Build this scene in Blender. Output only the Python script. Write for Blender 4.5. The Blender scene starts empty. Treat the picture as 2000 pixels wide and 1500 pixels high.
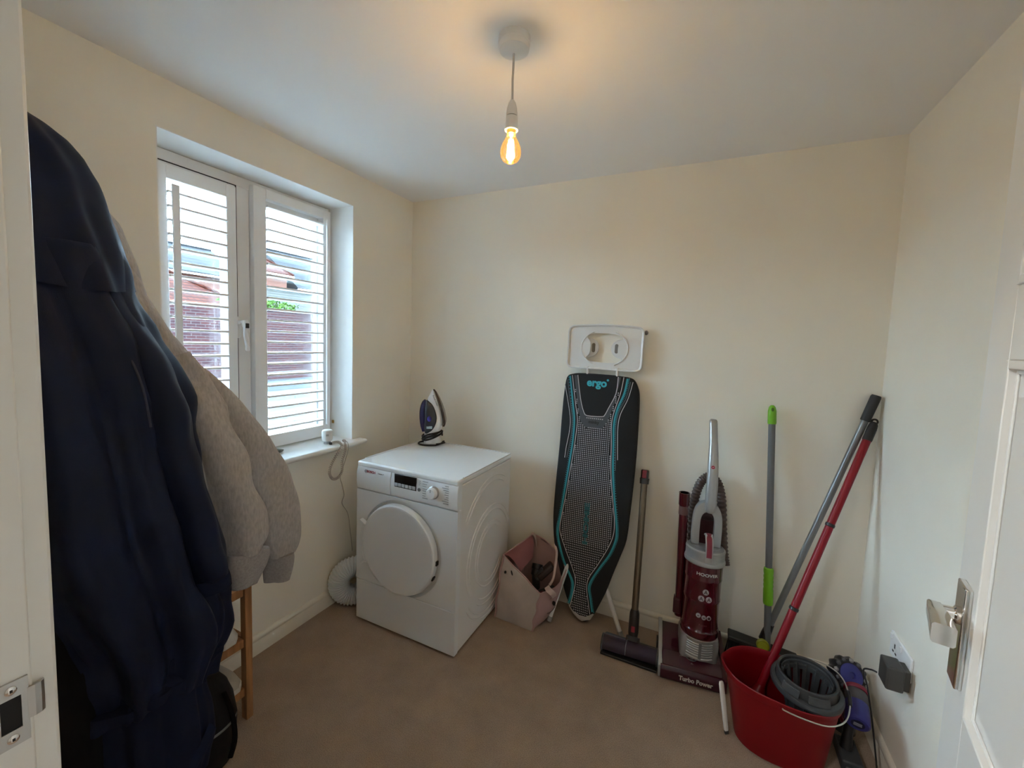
import bpy, bmesh, math, random
from mathutils import Vector, Matrix, Euler, noise
random.seed(7)
S = bpy.context.scene
COL = S.collection
PI = math.pi

# ------------------------------------------------------------------ camera, world, light, exposure
cam = bpy.data.cameras.new('camera')
camo = bpy.data.objects.new('camera', cam); COL.objects.link(camo)
cr = Vector((0.90308719, 0.42793383, 0.03614097)); cu = Vector((-0.06593297, 0.05499848, 0.99630719)); cf = Vector((-0.42436585, 0.90213513, -0.07788337))
M = Matrix((cr, cu, -cf)).transposed().to_4x4(); M.translation = Vector((1.8296, -2.2547, 1.4994))
camo.matrix_world = M
cam.sensor_width = 36; cam.sensor_fit = 'HORIZONTAL'; cam.lens = 808.94 / 2000 * 36; cam.shift_y = -17.5 / 2000
cam.clip_start = 0.02; cam.clip_end = 500
S.camera = camo
S.view_settings.view_transform = 'Standard'; S.view_settings.look = 'None'; S.view_settings.gamma = 1
S.view_settings.use_curve_mapping = False
S.view_settings.exposure = 3.55
S.cycles.max_bounces = 24; S.cycles.diffuse_bounces = 12; S.cycles.transparent_max_bounces = 24; S.cycles.sample_clamp_indirect = 0

SKY = 6.4
W = bpy.data.worlds.new('overcast_sky'); S.world = W; W.use_nodes = True
nt = W.node_tree; bg = nt.nodes['Background']
tc = nt.nodes.new('ShaderNodeTexCoord'); sx = nt.nodes.new('ShaderNodeSeparateXYZ'); rp = nt.nodes.new('ShaderNodeValToRGB')
nt.links.new(tc.outputs['Generated'], sx.inputs[0]); nt.links.new(sx.outputs['Z'], rp.inputs[0]); nt.links.new(rp.outputs[0], bg.inputs[0])
# overcast sky: brightens smoothly from the horizon to three times that at the zenith
rp.color_ramp.elements[0].position = 0.0; rp.color_ramp.elements[0].color = (0.262, 0.335, 0.40, 1); rp.color_ramp.elements[1].color = (0.60, 0.84, 1.10, 1)
bg.inputs[1].default_value = SKY

def lamp(name, kind, loc, power, color, size=0.1, rot=(0, 0, 0), shape=None, sy=None):
    l = bpy.data.lights.new(name, kind); l.energy = power; l.color = color
    if kind == 'AREA':
        l.size = size
        if shape: l.shape = shape
        if sy: l.size_y = sy
    if kind == 'POINT': l.shadow_soft_size = size
    o = bpy.data.objects.new(name, l); COL.objects.link(o); o.location = loc; o.rotation_euler = rot
    return o
# fill lamp added in the unseen hall to brighten the room, and the warm bulb's own light
lamp('hall_fill_light', 'AREA', (0.95, -2.85, 2.33), 2.6, (0.98, 0.99, 1.0), 0.34, shape='DISK')
lamp('bulb_light', 'POINT', (1.250, -1.090, 2.092), 0.30, (1.0, 0.62, 0.27), 0.012)

# ------------------------------------------------------------------ materials
MATS = {}
def mat(name, color, rough=0.5, metal=0.0, bump=0.0, bscale=200.0, var=0.0, vscale=5.0, spec=None, coat=0.0, trans=0.0, sheen=0.0, ior=None, stretch=None):
    if name in MATS: return MATS[name]
    m = bpy.data.materials.new(name); m.use_nodes = True; t = m.node_tree; b = t.nodes['Principled BSDF']
    c = tuple(color) + (1,)
    b.inputs['Base Color'].default_value = c; b.inputs['Roughness'].default_value = rough; b.inputs['Metallic'].default_value = metal
    if spec is not None: b.inputs['Specular IOR Level'].default_value = spec
    if coat: b.inputs['Coat Weight'].default_value = coat
    if trans: b.inputs['Transmission Weight'].default_value = trans
    if ior: b.inputs['IOR'].default_value = ior
    if sheen: b.inputs['Sheen Weight'].default_value = sheen; b.inputs['Sheen Roughness'].default_value = 0.5
    co = t.nodes.new('ShaderNodeTexCoord'); src = co.outputs['Object']
    if stretch:
        mp = t.nodes.new('ShaderNodeMapping'); mp.inputs['Scale'].default_value = stretch; t.links.new(src, mp.inputs[0]); src = mp.outputs[0]
    if var:
        n = t.nodes.new('ShaderNodeTexNoise'); n.inputs['Scale'].default_value = vscale; n.inputs['Detail'].default_value = 5; t.links.new(src, n.inputs['Vector'])
        r = t.nodes.new('ShaderNodeValToRGB'); r.color_ramp.elements[0].position = 0.3; r.color_ramp.elements[1].position = 0.7
        r.color_ramp.elements[0].color = tuple(x * (1 - var) for x in color) + (1,); r.color_ramp.elements[1].color = tuple(min(1, x * (1 + var)) for x in color) + (1,)
        t.links.new(n.outputs['Fac'], r.inputs[0]); t.links.new(r.outputs[0], b.inputs['Base Color'])
    if bump:
        n = t.nodes.new('ShaderNodeTexNoise'); n.inputs['Scale'].default_value = bscale; n.inputs['Detail'].default_value = 3; t.links.new(src, n.inputs['Vector'])
        bp = t.nodes.new('ShaderNodeBump'); bp.inputs['Strength'].default_value = bump; bp.inputs['Distance'].default_value = 0.002
        t.links.new(n.outputs['Fac'], bp.inputs['Height']); t.links.new(bp.outputs[0], b.inputs['Normal'])
    MATS[name] = m
    return m
def emit(name, color, strength):
    m = bpy.data.materials.new(name); m.use_nodes = True; b = m.node_tree.nodes['Principled BSDF']
    b.inputs['Base Color'].default_value = (0, 0, 0, 1); b.inputs['Emission Color'].default_value = tuple(color) + (1,); b.inputs['Emission Strength'].default_value = strength
    return m
def glassy(name, tint, gloss=0.08, rough=0.02):
    m = bpy.data.materials.new(name); m.use_nodes = True; t = m.node_tree; t.nodes.clear()
    o = t.nodes.new('ShaderNodeOutputMaterial'); mx = t.nodes.new('ShaderNodeMixShader'); tr = t.nodes.new('ShaderNodeBsdfTransparent'); gl = t.nodes.new('ShaderNodeBsdfGlossy')
    tr.inputs[0].default_value = tuple(tint) + (1,); gl.inputs['Roughness'].default_value = rough; fr = t.nodes.new('ShaderNodeFresnel'); fr.inputs[0].default_value = 1.45
    mu = t.nodes.new('ShaderNodeMath'); mu.operation = 'MULTIPLY'; mu.inputs[1].default_value = gloss / 0.04; mu.use_clamp = True
    t.links.new(fr.outputs[0], mu.inputs[0]); t.links.new(mu.outputs[0], mx.inputs[0])
    t.links.new(tr.outputs[0], mx.inputs[1]); t.links.new(gl.outputs[0], mx.inputs[2]); t.links.new(mx.outputs[0], o.inputs[0])
    MATS[name] = m
    return m

wall_m = mat('magnolia_paint', (0.87, 0.83, 0.735), 0.75, bump=0.12, bscale=180, var=0.025, vscale=2.2, spec=0.25)
ceil_m = mat('white_ceiling_paint', (0.87, 0.87, 0.865), 0.85, bump=0.1, bscale=160, spec=0.2)
reveal_m = mat('daylit_reveal_white', (0.86, 0.85, 0.82), 0.6, bump=0.08, bscale=120, var=0.03, vscale=6)  # whiter than the walls, daylight on the reveal put into the colour
gloss_white = mat('white_gloss_paint', (0.80, 0.79, 0.755), 0.32, bump=0.04, bscale=60)
cream_gloss = mat('cream_skirting_paint', (0.78, 0.73, 0.63), 0.35)
upvc = mat('white_upvc', (0.83, 0.84, 0.85), 0.3)
shut_m = mat('white_shutter', (0.89, 0.90, 0.91), 0.35)
appl = mat('appliance_white', (0.80, 0.82, 0.835), 0.28)
appl_side = mat('appliance_side_white', (0.80, 0.795, 0.78), 0.3)
plast_w = mat('white_plastic', (0.82, 0.82, 0.81), 0.35)
black = mat('black_plastic', (0.012, 0.012, 0.014), 0.4)
dgrey = mat('dark_grey_plastic', (0.045, 0.048, 0.052), 0.45)
mgrey = mat('mid_grey_plastic', (0.16, 0.165, 0.17), 0.4)
chrome = mat('chrome', (0.75, 0.73, 0.70), 0.12, 1.0)
steel = mat('brushed_steel', (0.52, 0.50, 0.47), 0.35, 1.0, bump=0.1, bscale=90)
silver = mat('silver_plastic', (0.40, 0.40, 0.395), 0.32, 0.55)
dred = mat('dark_red_gloss', (0.062, 0.003, 0.008), 0.16, coat=0.5)
dred2 = mat('maroon_plastic', (0.05, 0.005, 0.010), 0.28)
bred = mat('bucket_red', (0.19, 0.0012, 0.005), 0.42, spec=.3)
pred = mat('pole_red', (0.24, 0.003, 0.012), 0.38, spec=.35)
wood = mat('oiled_oak', (0.36, 0.17, 0.065), 0.5, var=0.28, vscale=9, bump=0.15, bscale=40, stretch=(6, 6, 0.7))
blackm = mat('void_black', (0.004, 0.004, 0.005), 0.7)
green = mat('lime_green_plastic', (0.19, 0.50, 0.02), 0.4)
pole_grey = mat('grey_pole', (0.155, 0.165, 0.175), 0.38, 0.2)
cyan_m = mat('turquoise_print', (0.035, 0.30, 0.36), 0.8)
pipe_m = mat('pale_piping_print', (0.62, 0.58, 0.60), 0.8)
pad_m = mat('grey_print', (0.07, 0.077, 0.083), 0.8)

def carpet_mat():
    m = bpy.data.materials.new('beige_carpet'); m.use_nodes = True; t = m.node_tree; b = t.nodes['Principled BSDF']
    co = t.nodes.new('ShaderNodeTexCoord')
    n1 = t.nodes.new('ShaderNodeTexNoise'); n1.inputs['Scale'].default_value = 330; n1.inputs['Detail'].default_value = 3
    n2 = t.nodes.new('ShaderNodeTexNoise'); n2.inputs['Scale'].default_value = 7; n2.inputs['Detail'].default_value = 6; n2.inputs['Roughness'].default_value = 0.65
    for n in (n1, n2): t.links.new(co.outputs['Object'], n.inputs['Vector'])
    r1 = t.nodes.new('ShaderNodeValToRGB'); r1.color_ramp.elements[0].position = .3; r1.color_ramp.elements[1].position = .72
    r1.color_ramp.elements[0].color = (0.29, 0.205, 0.143, 1); r1.color_ramp.elements[1].color = (0.50, 0.375, 0.28, 1)
    r2 = t.nodes.new('ShaderNodeValToRGB'); r2.color_ramp.elements[0].position = .3; r2.color_ramp.elements[1].position = .7
    r2.color_ramp.elements[0].color = (0.80, 0.80, 0.80, 1); r2.color_ramp.elements[1].color = (1.0, 1.0, 1.0, 1)
    mx = t.nodes.new('ShaderNodeMix'); mx.data_type = 'RGBA'; mx.blend_type = 'MULTIPLY'; mx.inputs[0].default_value = 1
    t.links.new(n1.outputs['Fac'], r1.inputs[0]); t.links.new(n2.outputs['Fac'], r2.inputs[0]); t.links.new(r1.outputs[0], mx.inputs[6]); t.links.new(r2.outputs[0], mx.inputs[7]); t.links.new(mx.outputs[2], b.inputs['Base Color'])
    bp = t.nodes.new('ShaderNodeBump'); bp.inputs['Strength'].default_value = .6; bp.inputs['Distance'].default_value = .004; t.links.new(n1.outputs['Fac'], bp.inputs['Height']); t.links.new(bp.outputs[0], b.inputs['Normal'])
    b.inputs['Roughness'].default_value = .95; b.inputs['Specular IOR Level'].default_value = .1; b.inputs['Sheen Weight'].default_value = .15
    return m
carpet = carpet_mat()

# ------------------------------------------------------------------ mesh helpers
ORG = {}
class MB:
    """collects shapes in world coordinates; build() links them as ONE mesh object"""
    def __init__(s): s.v = []; s.f = []
    def add(s, vs, fs):
        o = len(s.v); s.v += [Vector(v) for v in vs]; s.f += [tuple(i + o for i in f) for f in fs]; return s
    def box(s, a, b, M=None):
        x0, y0, z0 = a; x1, y1, z1 = b
        vs = [Vector(q) for q in ((x0, y0, z0), (x1, y0, z0), (x1, y1, z0), (x0, y1, z0), (x0, y0, z1), (x1, y0, z1), (x1, y1, z1), (x0, y1, z1))]
        if M: vs = [M @ v for v in vs]
        return s.add(vs, [(3, 2, 1, 0), (4, 5, 6, 7), (0, 1, 5, 4), (1, 2, 6, 5), (2, 3, 7, 6), (3, 0, 4, 7)])
    def rings(s, rings, cap0=True, cap1=True, closed=False):
        n = len(rings[0]); vs = [v for r in rings for v in r]; fs = []
        k = len(rings)
        for i in range(k if closed else k - 1):
            a = i * n; b = ((i + 1) % k) * n
            for j in range(n): fs.append((a + j, a + (j + 1) % n, b + (j + 1) % n, b + j))
        if not closed:
            if cap0: fs.append(tuple(range(n - 1, -1, -1)))
            if cap1: fs.append(tuple((k - 1) * n + j for j in range(n)))
        return s.add(vs, fs)
    def tube(s, pts, r, n=12, closed=False, cap=True, flat=1.0):
        pts = [Vector(q) for q in pts]; k = len(pts); rs = r if isinstance(r, (list, tuple)) else [r] * k
        T = []
        for i in range(k):
            a = pts[(i - 1) % k] if (closed or i > 0) else pts[0]; b = pts[(i + 1) % k] if (closed or i < k - 1) else pts[-1]
            T.append((b - a).normalized())
        u = T[0].orthogonal().normalized() if abs(T[0].z) > .9 else T[0].cross(Vector((0, 0, 1))).normalized()
        out = []
        for i in range(k):
            u = (u - T[i] * u.dot(T[i])).normalized(); w = T[i].cross(u)
            out.append([pts[i] + (u * math.cos(2 * PI * j / n) + w * math.sin(2 * PI * j / n) * flat) * rs[i] for j in range(n)])
        return s.rings(out, cap, cap, closed)
    def cyl(s, a, b, r, r2=None, n=24, cap=True): return s.tube([a, b], [r, r if r2 is None else r2], n, cap=cap)
    def lathe(s, prof, M, n=40, cap=True, sx=1.0, sy=1.0):
        rg = [[M @ Vector((r * sx * math.cos(2 * PI * j / n), r * sy * math.sin(2 * PI * j / n), z)) for j in range(n)] for r, z in prof]
        return s.rings(rg, cap, cap)
    def prism(s, poly, M, t):
        """poly in the local xy plane, thickness t along local z"""
        n = len(poly)
        return s.rings([[M @ Vector((x, y, 0)) for x, y in poly], [M @ Vector((x, y, t)) for x, y in poly]])
    def ball(s, c, r, n=16, m=10, M=None):
        rx, ry, rz = r if isinstance(r, (tuple, list)) else (r, r, r); rg = []
        for i in range(m + 1):
            a = -PI / 2 + PI * i / m; a = max(-PI / 2 + .02, min(PI / 2 - .02, a))
            rg.append([(M or Matrix()) @ Vector((rx * math.cos(a) * math.cos(2 * PI * j / n), ry * math.cos(a) * math.sin(2 * PI * j / n), rz * math.sin(a))) + Vector(c) for j in range(n)])
        return s.rings(rg)
    def build(s, name, m, parent=None, org=None, bevel=0, seg=2, smooth=True, angle=35, kind=None):
        o0 = ORG.get(parent.name, Vector()) if parent else Vector(org or (0, 0, 0))
        me = bpy.data.meshes.new(name); me.from_pydata([v - o0 for v in s.v], [], s.f)
        bm = bmesh.new(); bm.from_mesh(me); bmesh.ops.recalc_face_normals(bm, faces=bm.faces); bm.to_mesh(me); bm.free()
        for mm in (m if isinstance(m, (list, tuple)) else [m]): me.materials.append(mm)
        o = bpy.data.objects.new(name, me); COL.objects.link(o)
        if parent: o.parent = parent
        else: o.location = o0
        ORG[o.name] = o0
        if smooth:
            me.polygons.foreach_set('use_smooth', [True] * len(me.polygons)); me.set_sharp_from_angle(angle=math.radians(angle))
        if bevel:
            b = o.modifiers.new('bevel', 'BEVEL'); b.width = bevel; b.segments = seg; b.limit_method = 'ANGLE'; b.angle_limit = math.radians(40); b.harden_normals = False
        if kind: o['kind'] = kind
        return o
def tag(o, label=None, cat=None, group=None, kind=None):
    if label: o['label'] = label
    if cat: o['category'] = cat
    if group: o['group'] = group
    if kind: o['kind'] = kind
    return o
def thing(name, loc, label=None, cat=None, kind=None, group=None):
    o = bpy.data.objects.new(name, None); COL.objects.link(o); o.location = loc; o.empty_display_size = .05; ORG[o.name] = Vector(loc)
    return tag(o, label, cat, group, kind)
def frame(o, x, y, z=None):
    """4x4 with origin o, local x and y axes given"""
    x = Vector(x).normalized(); y = Vector(y); y = (y - x * y.dot(x)).normalized(); z = x.cross(y)
    m = Matrix((x, y, z)).transposed().to_4x4(); m.translation = Vector(o); return m
def text(name, s, size, m, parent, F, bold=0.0, shear=0.0, ext=0.0004, align='CENTER', spacing=1.0, bend=None, sx=1.0):
    c = bpy.data.curves.new('t', 'FONT'); c.body = s; c.size = size; c.align_x = align; c.align_y = 'CENTER'; c.offset = bold; c.shear = shear; c.extrude = ext; c.space_character = spacing; c.resolution_u = 3
    t = bpy.data.objects.new('t', c); COL.objects.link(t); bpy.context.view_layer.update()
    me = bpy.data.meshes.new_from_object(t.evaluated_get(bpy.context.evaluated_depsgraph_get()))
    COL.objects.unlink(t); bpy.data.objects.remove(t)
    mb = MB(); vs = []
    for v in me.vertices:
        p = v.co.copy(); p.x *= sx
        if bend:                      # wrap round a cylinder of radius bend whose axis is local y, behind the text
            a = p.x / bend; p = Vector((math.sin(a) * (bend + p.z), p.y, math.cos(a) * (bend + p.z) - bend))
        vs.append(F @ p)
    mb.add(vs, [tuple(q.vertices) for q in me.polygons])
    return mb.build(name, m, parent, smooth=False)
def smooth_pts(pts, k=8, closed=False):
    pts = [Vector(q) for q in pts]; n = len(pts); out = []
    for i in range(n if closed else n - 1):
        p0 = pts[(i - 1) % n] if closed or i > 0 else pts[i]; p1 = pts[i]; p2 = pts[(i + 1) % n]; p3 = pts[(i + 2) % n] if closed or i < n - 2 else p2
        for j in range(k):
            t = j / k
            out.append(0.5 * ((2 * p1) + (p2 - p0) * t + (2 * p0 - 5 * p1 + 4 * p2 - p3) * t * t + (3 * p1 - p0 - 3 * p2 + p3) * t ** 3))
    if not closed: out.append(pts[-1])
    return out
def lerp(tab, z, k):
    if z <= tab[0][0]: return tab[0][k]
    for a, b in zip(tab, tab[1:]):
        if z <= b[0]: return a[k] + (b[k] - a[k]) * (z - a[0]) / (b[0] - a[0])
    return tab[-1][k]

# ------------------------------------------------------------------ room shell
RW, RH, YF = 2.508, 2.40, -2.106
WY0, WY1, WZ0, WZ1 = -1.42, -0.505, 0.905, 2.226
MB().box((-0.3, -3.5, -0.06), (3.3, 0.12, 0)).build('floor', carpet, kind='structure', smooth=False)
MB().box((-0.3, -3.5, RH), (3.3, 0.12, RH + .06)).build('ceiling', ceil_m, kind='structure', smooth=False)
w = MB(); w.box((-.3, YF, 0), (0, 0, WZ0)).box((-.3, YF, WZ1), (0, 0, RH)).box((-.3, YF, WZ0), (0, WY0, WZ1)).box((-.3, WY1, WZ0), (0, 0, WZ1))
w.build('wall_left', wall_m, kind='structure', smooth=False)
MB().box((-.3, 0, 0), (RW + .12, .12, RH)).build('wall_back', wall_m, kind='structure', smooth=False)
MB().box((RW, YF, 0), (RW + .12, 0, RH)).build('wall_right', wall_m, kind='structure', smooth=False)
JX0, JX1, YH = 1.245, 2.056, -2.228
w = MB(); w.box((-.3, YH, 0), (JX0 - .025, YF, RH)).box((JX1 + .025, YH, 0), (3.3, YF, RH)).box((JX0 - .025, YH, 2.03), (JX1 + .025, YF, RH))
w.build('wall_front', wall_m, kind='structure', smooth=False)
w = MB(); w.box((-.3, -3.5, 0), (3.3, -3.4, RH)).box((.2, -3.4, 0), (.3, YH, RH)).box((3.2, -3.4, 0), (3.3, YH, RH)); w.build('wall_hall', mat('hall_paint', (.55, .53, .49), .8), kind='structure', smooth=False)
# thin lining of the window opening, carries the whitened daylight tone
t_ = .004
w = MB(); w.box((-.185, WY0, WZ1 - t_), (-.0005, WY1, WZ1)).box((-.185, WY1 - t_, WZ0), (-.0005, WY1, WZ1)).box((-.185, WY0, WZ0), (-.0005, WY0 + t_, WZ1))
w.build('trim_1', reveal_m, kind='structure', smooth=False)
# window board
def sill_part():
    m = MB(); poly = []
    for i in range(9):
        a = -PI / 2 + PI * i / 8; poly.append((.050 + .013 * math.cos(a), .013 * math.sin(a)))
    poly = [(-.19, -.013)] + poly + [(-.19, .013)]
    n = len(poly); A = [Vector((x, WY0 + .001, z + .896)) for x, z in poly]; B = [Vector((x, WY1 - .001, z + .896)) for x, z in poly]
    m.rings([A, B])
    nose = [(x if x > 0 else .001, z) for x, z in poly]
    m.rings([[Vector((max(.001, x), WY1 - .001, z + .896)) for x, z in poly], [Vector((max(.001, x), WY1 + .052, z + .896)) for x, z in poly]])
    m.rings([[Vector((max(.001, x), WY0 - .055, z + .896)) for x, z in poly], [Vector((max(.001, x), WY0 + .001, z + .896)) for x, z in poly]])
    return m
sill_part().build('trim_2', gloss_white, kind='structure', angle=50)
# skirting boards with a moulded top
SP = [(0, 0), (.016, 0), (.016, .060), (.0125, .064), (.0125, .067), (.0155, .071), (.015, .080), (.010, .088), (.005, .091), (.0, .092)]
def skirting(name, a, b, nrm):
    a, b, nrm = Vector(a), Vector(b), Vector(nrm); m = MB()
    m.rings([[q + nrm * d + Vector((0, 0, z)) for d, z in SP] for q in (a, b)]); m.build(name, cream_gloss, kind='structure', angle=50)
skirting('baseboard_left', (0.0003, YF, 0), (0.0003, 0, 0), (1, 0, 0)); skirting('baseboard_back', (0, -.0003, 0), (RW, -.0003, 0), (0, -1, 0)); skirting('baseboard_right', (RW - .0003, YF, 0), (RW - .0003, 0, 0), (-1, 0, 0))
skirting('baseboard_front', (0, YF + .0003, 0), (JX0 - .07, YF + .0003, 0), (0, 1, 0))

# ------------------------------------------------------------------ door lining, strike plate, open door
dl = thing('trim_3', (JX0, YF, 0), kind='structure')
m = MB(); m.box((JX0 - .025, YH - .006, 0), (JX0, YF + .002, 2.03)); m.build('jamb', gloss_white, dl, bevel=.002)
m = MB(); m.box((JX1, YH - .006, 0), (JX1 + .025, YF + .002, 2.03)); m.build('jamb', gloss_white, dl, bevel=.002)
m = MB(); m.box((JX0 - .025, YH - .006, 2.005), (JX1 + .025, YF + .002, 2.03)); m.build('head', gloss_white, dl, bevel=.002)
def archi(x0, sgn):
    pf = [(0, 0), (0, .017), (.0015, .0195), (.006, .021), (.012, .020), (.016, .016), (.05, .014), (.06, .009), (.064, 0)]
    mm = MB(); mm.rings([[Vector((x0 - sgn * d, YF + .0005 + e, z)) for d, e in pf] for z in (0, 2.07)]); mm.build('architrave', gloss_white, dl, angle=25)
archi(JX0 - .004, 1); archi(JX1 + .004, -1)
m = MB(); m.box((JX0 - .068, YF + .0005, 2.012), (JX1 + .068, YF + .014, 2.07)); m.build('architrave', gloss_white, dl, bevel=.003)
m = MB(); m.box((JX0 - .0002, -2.20, 0), (JX0 + .012, -2.163, 2.005)); m.build('door_stop', gloss_white, dl, bevel=.003)
# strike plate let into the left jamb
PZ = 1.1245
m = MB(); x0, x1 = JX0, JX0 + .0022
def hole_plate(y0, y1, z0, z1, hy0, hy1, hz0, hz1):
    mm = MB(); mm.box((x0, y0, z0), (x1, y1, hz0)).box((x0, y0, hz1), (x1, y1, z1)).box((x0, y0, hz0), (x1, hy0, hz1)).box((x0, hy1, hz0), (x1, y1, hz1)); return mm
pl = hole_plate(-2.1300, -2.1075, PZ - .033, PZ + .033, -2.1262, -2.1125, PZ - .0165, PZ + .0165)
pts = [(0, -2.1085), (.0008, -2.1035), (-.0002, -2.0990), (-.0025, -2.0962)]
A = [[Vector((JX0 + .0024 + d, y, PZ + .004 + s * .016)) for s in (-1, 1)] + [Vector((JX0 + .0004 + d, y, PZ + .004 + s * .016)) for s in (1, -1)] for d, y in pts]
pl.rings(A); plate = pl.build('strike_plate', steel, dl, smooth=False)
MB().box((JX0 + .0001, -2.1262, PZ - .0165), (JX0 + .0008, -2.1125, PZ + .0165)).build('latch_hole', blackm, plate, smooth=False)
for s in (-1, 1):
    sc = MB().lathe([(.0042, 0), (.0042, .0008), (.003, .0016)], frame((JX0 + .0020, -2.1190, PZ + s * .0248), (0, 1, 0), (0, 0, 1)), 16)
    scr = sc.build('screw', chrome, plate)
    MB().box((JX0 + .0034, -2.1200, PZ + s * .0248 - .0014), (JX0 + .0038, -2.1180, PZ + s * .0248 + .0014)).build('recess', blackm, plate, smooth=False)

# door_1: hinged on the right jamb, swung into the room past ninety degrees
PHI = math.radians(11.8); hp = Vector((JX1 + .004, -2.115, 0)); ux = Vector((math.sin(PHI), math.cos(PHI), 0)); nn = Vector((-math.cos(PHI), math.sin(PHI), 0))
DF = Matrix((ux, Vector((0, 0, 1)), nn)).transposed().to_4x4()   # local x along the door, y up, z out of the face seen
# normal check: x cross y must equal z
DF = frame(hp, ux, (0, 0, 1)); 
if DF.to_3x3().col[2].dot(nn) < 0: ZS = -1
else: ZS = 1
d1 = thing('door_1', hp, kind='structure')
DWid, DHt = .762, 1.995
def dbox(mb, x0, x1, y0, y1, z0, z1): return mb.box((x0, y0, z0 * ZS), (x1, y1, z1 * ZS), DF)
m = MB(); dbox(m, 0, DWid, .008, DHt, -.036, -.008)
st = .097
for a, b in ((0, st), (DWid - st, DWid), (DWid / 2 - .045, DWid / 2 + .045)): dbox(m, a, b, .008, DHt, -.008, 0)
for a, b in ((.008, .22), (.80, .98), (1.50, 1.60), (DHt - .11, DHt)): dbox(m, st, DWid / 2 - .045, a, b, -.008, 0); dbox(m, DWid / 2 + .045, DWid - st, a, b, -.008, 0)
m.build('slab', gloss_white, d1, bevel=.0015, seg=1)
for (a, b) in ((st, DWid / 2 - .045), (DWid / 2 + .045, DWid - st)):
    for (c, e) in ((.22, .80), (.98, 1.50), (1.60, DHt - .11)):
        mm = MB()
        for k, (i0, i1, h) in enumerate(((.0, .012, .003), (.012, .018, -.005))):
            dbox(mm, a + i0, a + i1, c + i0, e - i0, -.008, h); dbox(mm, b - i1, b - i0, c + i0, e - i0, -.008, h)
            dbox(mm, a + i1, b - i1, c + i0, c + i1, -.008, h); dbox(mm, a + i1, b - i1, e - i1, e - i0, -.008, h)
        dbox(mm, a + .045, b - .045, c + .045, e - .045, -.008, -.001)
        mm.build('moulded_panel', gloss_white, d1, bevel=.003, seg=2)
HZ = 1.115; HX = DWid - .058
m = MB(); dbox(m, HX - .021, HX + .021, HZ - .105, HZ + .05, 0, .009); hpz = m.build('handle_plate', chrome, d1, bevel=.002)
def dp(x, y, z): return DF @ Vector((x, y, z * ZS))
m = MB(); m.tube([dp(HX, HZ, .006), dp(HX, HZ, .012), dp(HX, HZ, .014), dp(HX, HZ, .036)], [.013, .013, .0095, .0085], 20)
lever = m.build('lever', chrome, d1)
m = MB(); L = smooth_pts([dp(HX + .006, HZ, .034), dp(HX - .015, HZ + .001, .0345), dp(HX - .045, HZ + .003, .0355), dp(HX - .082, HZ + .001, .037)], 6)
m.rings([[q + Vector((0, 0, (.009 + .006 * i / len(L)) * sy)) + nn * ((.008 + .005 * i / len(L)) * sx) for sx, sy in ((-1, -.8), (-.8, -1), (.8, -1), (1, -.8), (1, .8), (.8, 1), (-.8, 1), (-1, .8))] for i, q in enumerate(L)])
m.build('lever_grip', chrome, lever, angle=50)

# ------------------------------------------------------------------ window_1
wn = thing('window_1', (-.22, (WY0 + WY1) / 2, WZ0), kind='structure')
xo, xi = -.262, -.190
FT = 2.222
m = MB(); m.box((xo, WY0 + .004, .91), (xi, -1.378, FT)).box((xo, -.532, .91), (xi, WY1 - .004, FT)).box((xo, -1.378, 2.176), (xi, -.532, FT)).box((xo, -1.378, .91), (xi, -.532, .935))
m.build('frame', upvc, wn, bevel=.003)
MB().box((xo, -1.03, .935), (xi, -.968, 2.176)).build('mullion', upvc, wn, bevel=.003)
def ring(mb, x0, x1, y0, y1, z0, z1, wd, wt=None):
    wt = wt or wd; mb.box((x0, y0, z0), (x1, y0 + wd, z1)).box((x0, y1 - wd, z0), (x1, y1, z1)).box((x0, y0 + wd, z1 - wt), (x1, y1 - wd, z1)).box((x0, y0 + wd, z0), (x1, y1 - wd, z0 + wt)); return mb
m = MB(); ring(m, xo + .005, -.182, -1.372, -1.036, .94, 2.171, .032); sash = m.build('sash', upvc, wn, bevel=.003)
m = MB(); ring(m, -.232, -.205, -1.343, -1.062, .968, 2.14, .016); m.build('glazing_bead', upvc, sash, bevel=.002)
m = MB(); ring(m, -.232, -.205, -.968, -.532, .935, 2.176, .05); m.build('glazing_bead', upvc, wn, bevel=.002)
gm = glassy('window_glass', (.95, .985, .98), .05)
MB().box((-.240, -1.335, .975), (-.237, -1.068, 2.135)).build('pane', gm, sash, smooth=False)
MB().box((-.240, -.96, .94), (-.237, -.54, 2.17)).build('pane', gm, wn, smooth=False)
# gaskets in the gap round the opening sash
m = MB(); ring(m, -.2, -.1835, -1.3775, -1.0305, .9355, 2.1755, .0045); m.build('gasket', black, wn, smooth=False)
# handle
m = MB(); m.box((-.182, -1.050, 1.475), (-.171, -1.028, 1.575)); hd = m.build('window_handle', plast_w, wn, bevel=.005)
m = MB(); m.tube([(-.171, -1.036, 1.545), (-.150, -1.030, 1.545)], .011, 16)
L = smooth_pts([(-.145, -1.026, 1.556), (-.139, -1.024, 1.53), (-.146, -1.020, 1.49), (-.139, -1.016, 1.44), (-.143, -1.014, 1.415)], 5)
m.tube(L, [.014] * 6 + [.010] * (len(L) - 8) + [.008, .006], 12); m.build('lever', plast_w, hd)
MB().box((-.130, -1.031, 1.522), (-.122, -1.016, 1.545)).build('lock_button', black, hd, bevel=.002)
m = MB(); m.tube([(-.178, -.985, 1.50), (-.178, -.985, 1.52)], .004, 8); m.build('catch', plast_w, wn)

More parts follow.
